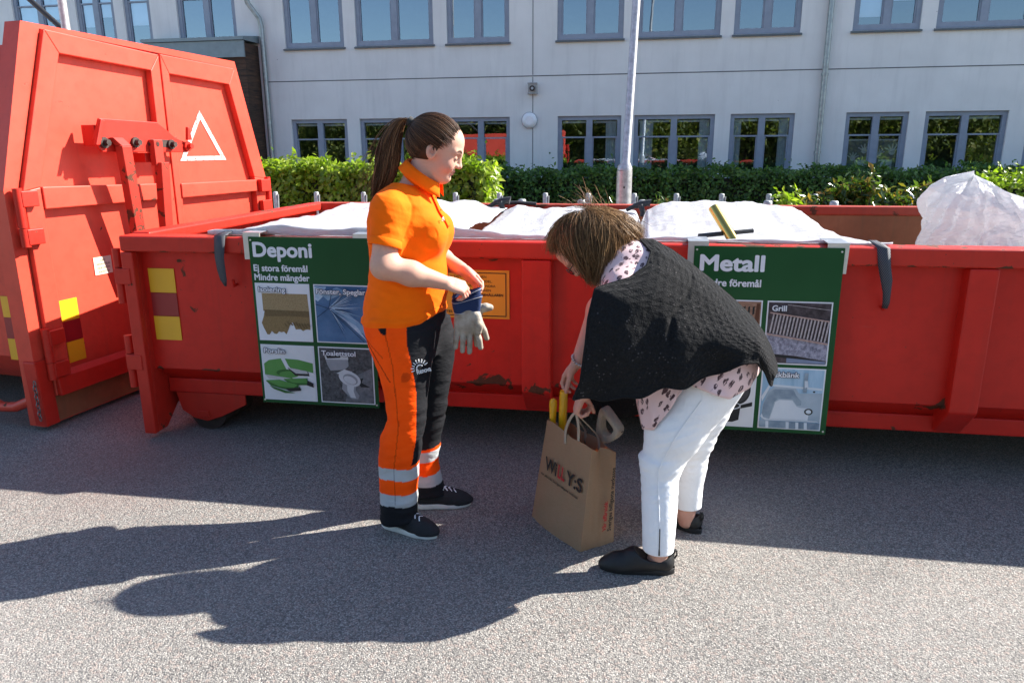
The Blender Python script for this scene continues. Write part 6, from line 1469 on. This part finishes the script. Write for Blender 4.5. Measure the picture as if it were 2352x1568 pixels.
# hair: a brown bob falling forward
h2a = hair_mat('light_brown_hair', (.065, .034, .015), (.17, .092, .040), (.36, .215, .10))
HCn, HR = np.array([.302, -.08, 1.232]), np.array([.142, .108, .116])
fh = Field(HCn - .2, HCn + .2, .004); fh.ell(HCn, HR * .94, None, .01); fh.cut((.62, 0, -.78), float(.62 * .385 - .78 * 1.155)); V, F = fh.mesh(); V = soften(V, F, 2)
hair2 = np_mesh('hair', V, F, h2a, W2, True, np.full((len(V), 3), .1))
n = 8000
tipA = pl_([(.132, .0, 1.262), (.136, .03, 1.235), (.165, .06, 1.195), (.20, .085, 1.160), (.235, .105, 1.120), (.275, .115, 1.085), (.300, .11, 1.100)], 100); tipB = pl_([(.318, .112, 1.13), (.35, .10, 1.178), (.395, .085, 1.185), (.440, .045, 1.19), (.452, .0, 1.21)], 60)
isA = rng.random(n) < .84; tips = np.where(isA[:, None], tipA[rng.integers(0, 100, n)], tipB[rng.integers(0, 60, n)]).copy()
inner_ = rng.random(n) < .25; sidef = np.where(rng.random(n) < .24, -1, 1)
tips[:, 1] = (tips[:, 1] * rng.uniform(.35, 1.0, n)) * sidef - .08; tips[:, 2] = np.where(sidef < 0, np.maximum(tips[:, 2], 1.14), tips[:, 2])
sx_ = np.where(isA, rng.uniform(.42, 1, n), rng.uniform(0, .55, n)); start = np.stack([.408 - .15 * sx_, -.08 + sidef * np.abs(rng.normal(.012, .022, n)), 1.318 + .030 * np.sin(sx_ * 2.2)], 1)
start[~isA, 0] += .012
d0 = (start - HCn) / HR; d1 = (tips - HCn) / HR; r0 = np.linalg.norm(d0, axis=1); r1 = np.linalg.norm(d1, axis=1); d0 /= r0[:, None]; d1 /= r1[:, None]
om = np.arccos(np.clip((d0 * d1).sum(1), -.97, .999))[:, None]; lift = (rng.random(n) ** 1.15 * .78)[:, None]; pth = []
rad = 1 + rng.normal(.015, .022, n); ph_ = rng.uniform(0, 6.28, n); jt = rng.normal(0, .035, (n, 3)); lock = (np.arctan2(tips[:, 0] - HCn[0], tips[:, 2] - HCn[2]) * 9 + (tips[:, 1] + .08) * 90 + rng.normal(0, .35, n)).astype(int) % 160; jt += rng.normal(0, .085, (160, 3))[lock]; tips += rng.normal(0, .010, (160, 3))[lock]
for kq in np.linspace(0, 1, 14):
    s_ = lift + (1 - lift) * kq; d = (np.sin((1 - s_) * om) * d0 + np.sin(s_ * om) * d1) / np.sin(om) + jt * np.sin(PI * kq); d /= np.linalg.norm(d, axis=1)[:, None]
    R_ = (1.0 + (r1[:, None] * 1.03 - 1.0) * s_ ** 2) * rad[:, None] + .035 * np.sin(PI * s_) + .012 * np.sin(s_ * 7 + ph_[:, None])
    pth.append(HCn + d * R_ * HR)
pth = np.stack(pth, 1); pth += rng.normal(0, .013, (n, 1, 3)) * np.linspace(0, 1, 14)[None, :, None] ** 2
strands('hair_strands', pth, rng.uniform(.0005, .0013, n), h2a, hair2, .35, 3, np.clip(rng.random(160)[lock] * .75 + rng.normal(.12, .14, n), 0, 1))
n = 60; b0 = HCn + np.array([.0, 0, .112]) + rng.normal(0, .02, (n, 3)) * np.array([1.4, 1, .3]); dd = np.stack([rng.normal(.035, .03, n), rng.normal(0, .02, n), np.abs(rng.normal(.045, .03, n))], 1); kk = np.linspace(0, 1, 8)[None, :, None]
strands('flyaway_hair', b0[:, None] + dd[:, None] * kk + np.array([.02, 0, -.012]) * kk ** 2, .0008, h2a, hair2)

# black slip-on shoes
leather = mat('black_shoe', (.008, .008, .0085), .6, .3, 40, bmp=(220, .3, .003)); sole_b = mat('black_sole', (.014, .014, .014), .75)
def slip_on(heel, toe, parent):
    h, t_ = Vector(heel), Vector(toe); d = t_ - h; L = d.length; d.normalize(); s = Vector((-d.y, d.x, 0))
    f = Field((-.03, -.07, -.01), (L + .03, .07, .13), .003)
    f.chain([(.035, 0, .045), (L * .35, 0, .045), (L * .55, 0, .040), (L * .78, .002, .031), (L - .035, .004, .026)], [.040, .038, .039, .036, .026], .03); f.ell((L * .72, .003, .022), (.085, .043, .03), None, .02)
    f.cone((.02, 0, .075), (.0, 0, .095), .022, .010, .015); f.ell((L * .50, 0, .075), (.04, .03, .02), None, .02)
    f.cut((0, 0, -1), -.012); f.ell((.074, 0, .118), (.080, .07, .066), None, .006, 'sub')
    V, F = f.mesh(); V = soften(V, F, 2); Mx = np.array([d, s, (0, 0, 1)]); sh = np_mesh('shoe', V @ Mx + np.array(h), F, leather, parent)
    out = []
    for i in range(44):
        a = 2 * PI * i / 44; px_ = L / 2 - .003 + (L / 2 + .004) * np.sign(math.cos(a)) * abs(math.cos(a)) ** .75; wq = np.interp(px_ / L, (-.03, .1, .35, .7, .9, 1.03), (.02, .039, .036, .045, .037, .013)); out.append((px_, wq * np.sign(math.sin(a)) * abs(math.sin(a)) ** .55))
    grid_mesh('sole', np.array([[np.array(h) + np.array(d) * a + np.array(s) * b * k + np.array([0, 0, zq]) for a, b in out] for zq, k in ((.0, .90), (.003, .98), (.018, 1.0), (.024, .96), (.024, .8))]), sole_b, sh, True, 0, True)
    q = MB()
    for a in (.40, .49): cpt = np.array(h) + np.array(d) * (L * a) + np.array(s) * (-.0405) + np.array([0, 0, .034]); q.tube([cpt, cpt - np.array(s) * .002], .0035, 10)
    q.build('eyelet', mat('eyelet_metal', (.5, .5, .5), .4, metal=.7), sh)
    q = MB(); q.tube([tuple(np.array(h) + np.array(d) * a + np.array([0, 0, zq])) for a, zq in ((-.004, .06), (-.012, .075), (-.010, .092), (.004, .096))], .0035, 6); q.build('pull_tab', leather, sh)
slip_on((-.055, .200, 0), (.222, .213, 0), W2); slip_on((-.178, -.118, 0), (.040, -.275, 0), W2)

# ================================================================ PAPER BAG AND TOOLS
kraft = bpy.data.materials.new('kraft_paper'); t, p = nodes(kraft); v = coords(t)
t.links.new(mixc(t, noise(t, coords(t, (1, 1, 3)), 60, 5), (.34, .215, .12), (.44, .295, .175)), p.inputs['Base Color']); p.inputs['Roughness'].default_value = .8
b = bump(t, p, noise(t, v, 9, 5, .6, .4), .35, .02); tl = N(t, 'ShaderNodeBsdfTranslucent'); tl.inputs[0].default_value = (.75, .33, .10, 1); mx = t.nodes.new('ShaderNodeMixShader'); mx.inputs[0].default_value = .28
t.links.new(p.outputs[0], mx.inputs[1]); t.links.new(tl.outputs[0], mx.inputs[2]); t.links.new(mx.outputs[0], t.nodes['Material Output'].inputs['Surface'])
BO = np.array([-.25, 2.85, 0]); A0, B0, C0 = np.array([-.421, 2.933, 0]), np.array([-.186, 2.668, 0]), np.array([-.058, 2.772, 0]); D0 = A0 + C0 - B0
A1, B1, C1 = np.array([-.356, 2.935, .455]), np.array([-.150, 2.690, .432]), np.array([-.060, 2.772, .402]); D1 = np.array([-.262, 3.01, .42])
bag = thing('paper_bag', 'brown paper carrier bag of old tools standing between the two women', 'bag', tuple(BO))
low = [A0, B0, C0, D0]; top = [A1, B1, C1, D1]; rows = []
per = [(i, q) for i in range(4) for q in np.linspace(0, 1, 18, endpoint=False)]
def bag_pt(i, q, zq):
    a = low[i] * (1 - q) + low[(i + 1) % 4] * q; c = top[i] * (1 - q) + top[(i + 1) % 4] * q; b_ = a * (1 - zq) + c * zq
    d = (low[(i + 1) % 4] - low[i]); nrm = np.array([d[1], -d[0], 0]); nrm /= np.linalg.norm(nrm)
    out = .012 * math.sin(PI * q) * (1 - zq) * (i in (0, 2)); gus = -.030 * max(0, 1 - abs(q - .5) * 3.4) * zq ** 1.6 * (i in (1, 3)) - .010 * max(0, 1 - abs(q - .42) * 6) * zq ** 1.2 * (i == 0)
    w = .0035 * float(wav(np.array(q * 3 + i * 5), np.array(zq * 5), 3, 1.5)); return b_ + nrm * (out + gus + w * min(1, 6 * q * (1 - q) * 1.5)) + np.array([0, 0, (.006 * math.sin(q * 9 + i * 2)) * zq ** 4])
for zq in np.linspace(0, 1, 30): rows.append([bag_pt(i, q, zq) - BO for i, q in per])
walls = grid_mesh('bag_walls', np.array(rows), kraft, bag, True, .0012, True); walls.modifiers.new('edge', 'EDGE_SPLIT').split_angle = math.radians(38)
MB().face([tuple(q - BO + np.array([0, 0, .004])) for q in low]).build('bag_bottom', kraft, bag)
def strip(pts, w, side): return np.array([[np.array(q) - BO - np.array(side) * w / 2, np.array(q) - BO + np.array(side) * w / 2] for q in pts])
ab = (B0 - A0) / np.linalg.norm(B0 - A0); nAB = np.array([ab[1], -ab[0], 0])
mA, mD = (A1 + B1) / 2, (D1 + C1) / 2; grip = np.array([.12 - .335, 2.78 - .185, .606]); grip = np.array([-.205, 2.60 + .02, .602])
for m_, off in ((mA + ab * .02, .004), (mD, -.004)):
    g_ = np.array([-.222, 2.752, .566]); a_, b_ = m_ - ab * .045, m_ + ab * .045
    pts = [a_ + np.array([0, 0, -.05]), a_ + np.array([0, 0, .01]), a_ * .45 + g_ * .55 - ab * .012, g_ + np.array([0, 0, off]), b_ * .45 + g_ * .55 + ab * .012, b_ + np.array([0, 0, .01]), b_ + np.array([0, 0, -.05])]
    q_ = pl_(pts, 30)
    for _ in range(3): q_[1:-1] = q_[1:-1] * .5 + (q_[2:] + q_[:-2]) * .25
    grid_mesh('bag_handle', strip(q_, .016, ab), mat('handle_paper', (.42, .34, .25), .8), bag, True, .002)
ink = mat('print_brown_black', (.022, .014, .011), .8); inkr = mat('print_red', (.50, .02, .02), .8)
fu = (top[1] - low[1] + top[0] - low[0]) / 2; fu /= np.linalg.norm(fu); nf = np.cross(ab, fu); nf /= np.linalg.norm(nf)
def onAB(q, zq, lift=.0055): return bag_pt(0, q, zq) - BO + nf * lift
o0 = onAB(.15, .56, .009)
ux = (onAB(.9, .50) - onAB(.2, .50)); ux /= np.linalg.norm(ux); uy = fu - ux * (fu @ ux); uy /= np.linalg.norm(uy); wl = .262
for s_, x0, w_, mm in (('Wi', .0, .33, ink), ('LL', .36, .19, inkr), ('Y:S', .58, .42, ink)):
    text_mesh('bag_logo', s_, wl * w_, .058, tuple(o0 + ux * wl * x0), tuple(ux), tuple(uy), mm, bag, .024)
text_mesh('bag_slogan', 'Vår affärsidé: Sveriges billigaste matkasse', .265, .0105, tuple(o0 - uy * .034 - ux * .022), tuple(ux), tuple(uy), ink, bag, .012)
bc = (C0 - B0) / np.linalg.norm(C0 - B0); fu2 = (top[1] - low[1] + top[2] - low[2]) / 2; fu2 /= np.linalg.norm(fu2); ux2 = bc - fu2 * (bc @ fu2); ux2 /= np.linalg.norm(ux2); n2_ = np.cross(ux2, fu2)
p0 = bag_pt(1, .80, .17) - BO + n2_ * .022; text_mesh('bag_slogan', 'Sveriges billigaste matkasse', .275, .019, tuple(p0), tuple(fu2), tuple(-ux2), ink, bag, .025)
p0 = bag_pt(1, .58, .20) - BO + n2_ * .032; text_mesh('bag_slogan', 'Vår affärsidé:', .130, .019, tuple(p0), tuple(fu2), tuple(-ux2), inkr, bag, .025)
yel = mat('yellow_varnished_handle', (.74, .39, .012), .25, .12, 8)
def tool(label, base, tip, r, prof):
    o = thing('tool_handle', label, 'tool', tuple(base), 0, 'tools in the paper bag'); b_, t_ = Vector((0, 0, 0)), Vector(tip) - Vector(base)
    MB().tube([b_.lerp(t_, q) for q, _ in prof], [r * k for _, k in prof], 18).build('grip', yel, o)
    MB().tube([b_ * 1.0 + Vector((0, 0, .003)), b_.lerp(t_, .30)], r * .55, 10).build('blade', iron, o)
tool('yellow wooden tool handle with a round knob end at the left in the bag', (-.345, 2.965, .03), tuple(onY(1271, 915, 2.95)), .0165, ((.30, .8), (.55, .85), (.70, .92), (.80, .84), (.88, .92), (.95, 1.05), (.98, .95), (.995, .6), (1.0, .25)))
tool('longer ochre yellow tool handle touched by the fingers of her far hand', (-.305, 2.975, .02), tuple(onY(1295, 897, 2.945)), .0175, ((.30, .95), (.6, 1.0), (.9, 1.0), (.985, 1.0), (1.0, .9)))
ash_w = mat('weathered_wood', (.27, .235, .205), .8, .35, 8, stretch=(6, 6, 1), bmp=(30, .4, .006), col2=(.37, .30, .225))
sp = thing('spade', 'old spade with weathered grey wooden D grip leaning out of the paper bag', 'spade', (-.17, 2.825, .02), 0, 'tools in the paper bag')
ux_s = Vector((.60, -.50, -.62)).normalized(); dn = Vector((-.12, .52, -.84)); dn = (dn - ux_s * dn.dot(ux_s)).normalized(); tn = ux_s.cross(dn)
top_l = onY(1389, 936, 2.80) - Vector(sp.location)
def dpt(a, b_, c): return top_l + ux_s * a * 1.12 + dn * b_ * 1.1 + tn * c * 1.1
outer = [(-.008, .006), (.0, -.012), (.095, -.012), (.106, .006), (.104, .05), (.092, .105), (.070, .150), (.048, .172), (.026, .160), (.010, .11), (-.004, .05)]
inn = [(.016, .022), (.022, .016), (.074, .016), (.082, .022), (.080, .06), (.068, .095), (.052, .112), (.036, .108), (.024, .085), (.016, .05)]
bm = bmesh.new()
def loopv(pts, c): return [bm.verts.new(dpt(a, b_, c)) for a, b_ in pts]
def dense(pts, n):
    q = pl_([(*r_, 0) for r_ in pts + pts[:1]], n + 1)[:-1, :2]
    for _ in range(2): q = q * .5 + (np.roll(q, 1, 0) + np.roll(q, -1, 0)) * .25
    return [tuple(r_) for r_ in q]
n = 48; O_, I_ = dense(outer, n), dense(inn, n); oF, iF, oB, iB = loopv(O_, -.017), loopv(I_, -.015), loopv(O_, .017), loopv(I_, .015)
j0 = int(np.argmin([np.hypot(I_[k][0] - O_[0][0], I_[k][1] - O_[0][1]) for k in range(n)])); iF = iF[j0:] + iF[:j0]; iB = iB[j0:] + iB[:j0]
for k in range(n):
    k2 = (k + 1) % n
    for q in ((oF[k], oF[k2], iF[k2], iF[k]), (oB[k2], oB[k], iB[k], iB[k2]), (oF[k2], oF[k], oB[k], oB[k2]), (iF[k], iF[k2], iB[k2], iB[k])): bm.faces.new(q)
bmesh.ops.recalc_face_normals(bm, faces=bm.faces); me = bpy.data.meshes.new('d_grip'); bm.to_mesh(me); bm.free(); me.materials.append(ash_w)
for pg_ in me.polygons: pg_.use_smooth = True
dg = link(bpy.data.objects.new('d_grip', me), sp); bv = dg.modifiers.new('bevel', 'BEVEL'); bv.width = .006; bv.segments = 3; bv.limit_method = 'ANGLE'
MB().tube([dpt(.048, .155, 0), dpt(.046, .20, 0), Vector((0, 0, .18))], [.020, .018, .018], 14).build('shaft', ash_w, sp)
MB().tube([Vector((0, 0, .18)), Vector((-.01, .02, .0))], [.03, .05], 10, 0, True, .15).build('blade', iron, sp)
q = MB().tube([dpt(.107, -.001, -.0), dpt(.109, -.001, .0)], .006, 10); q.build('rivet', iron, sp)
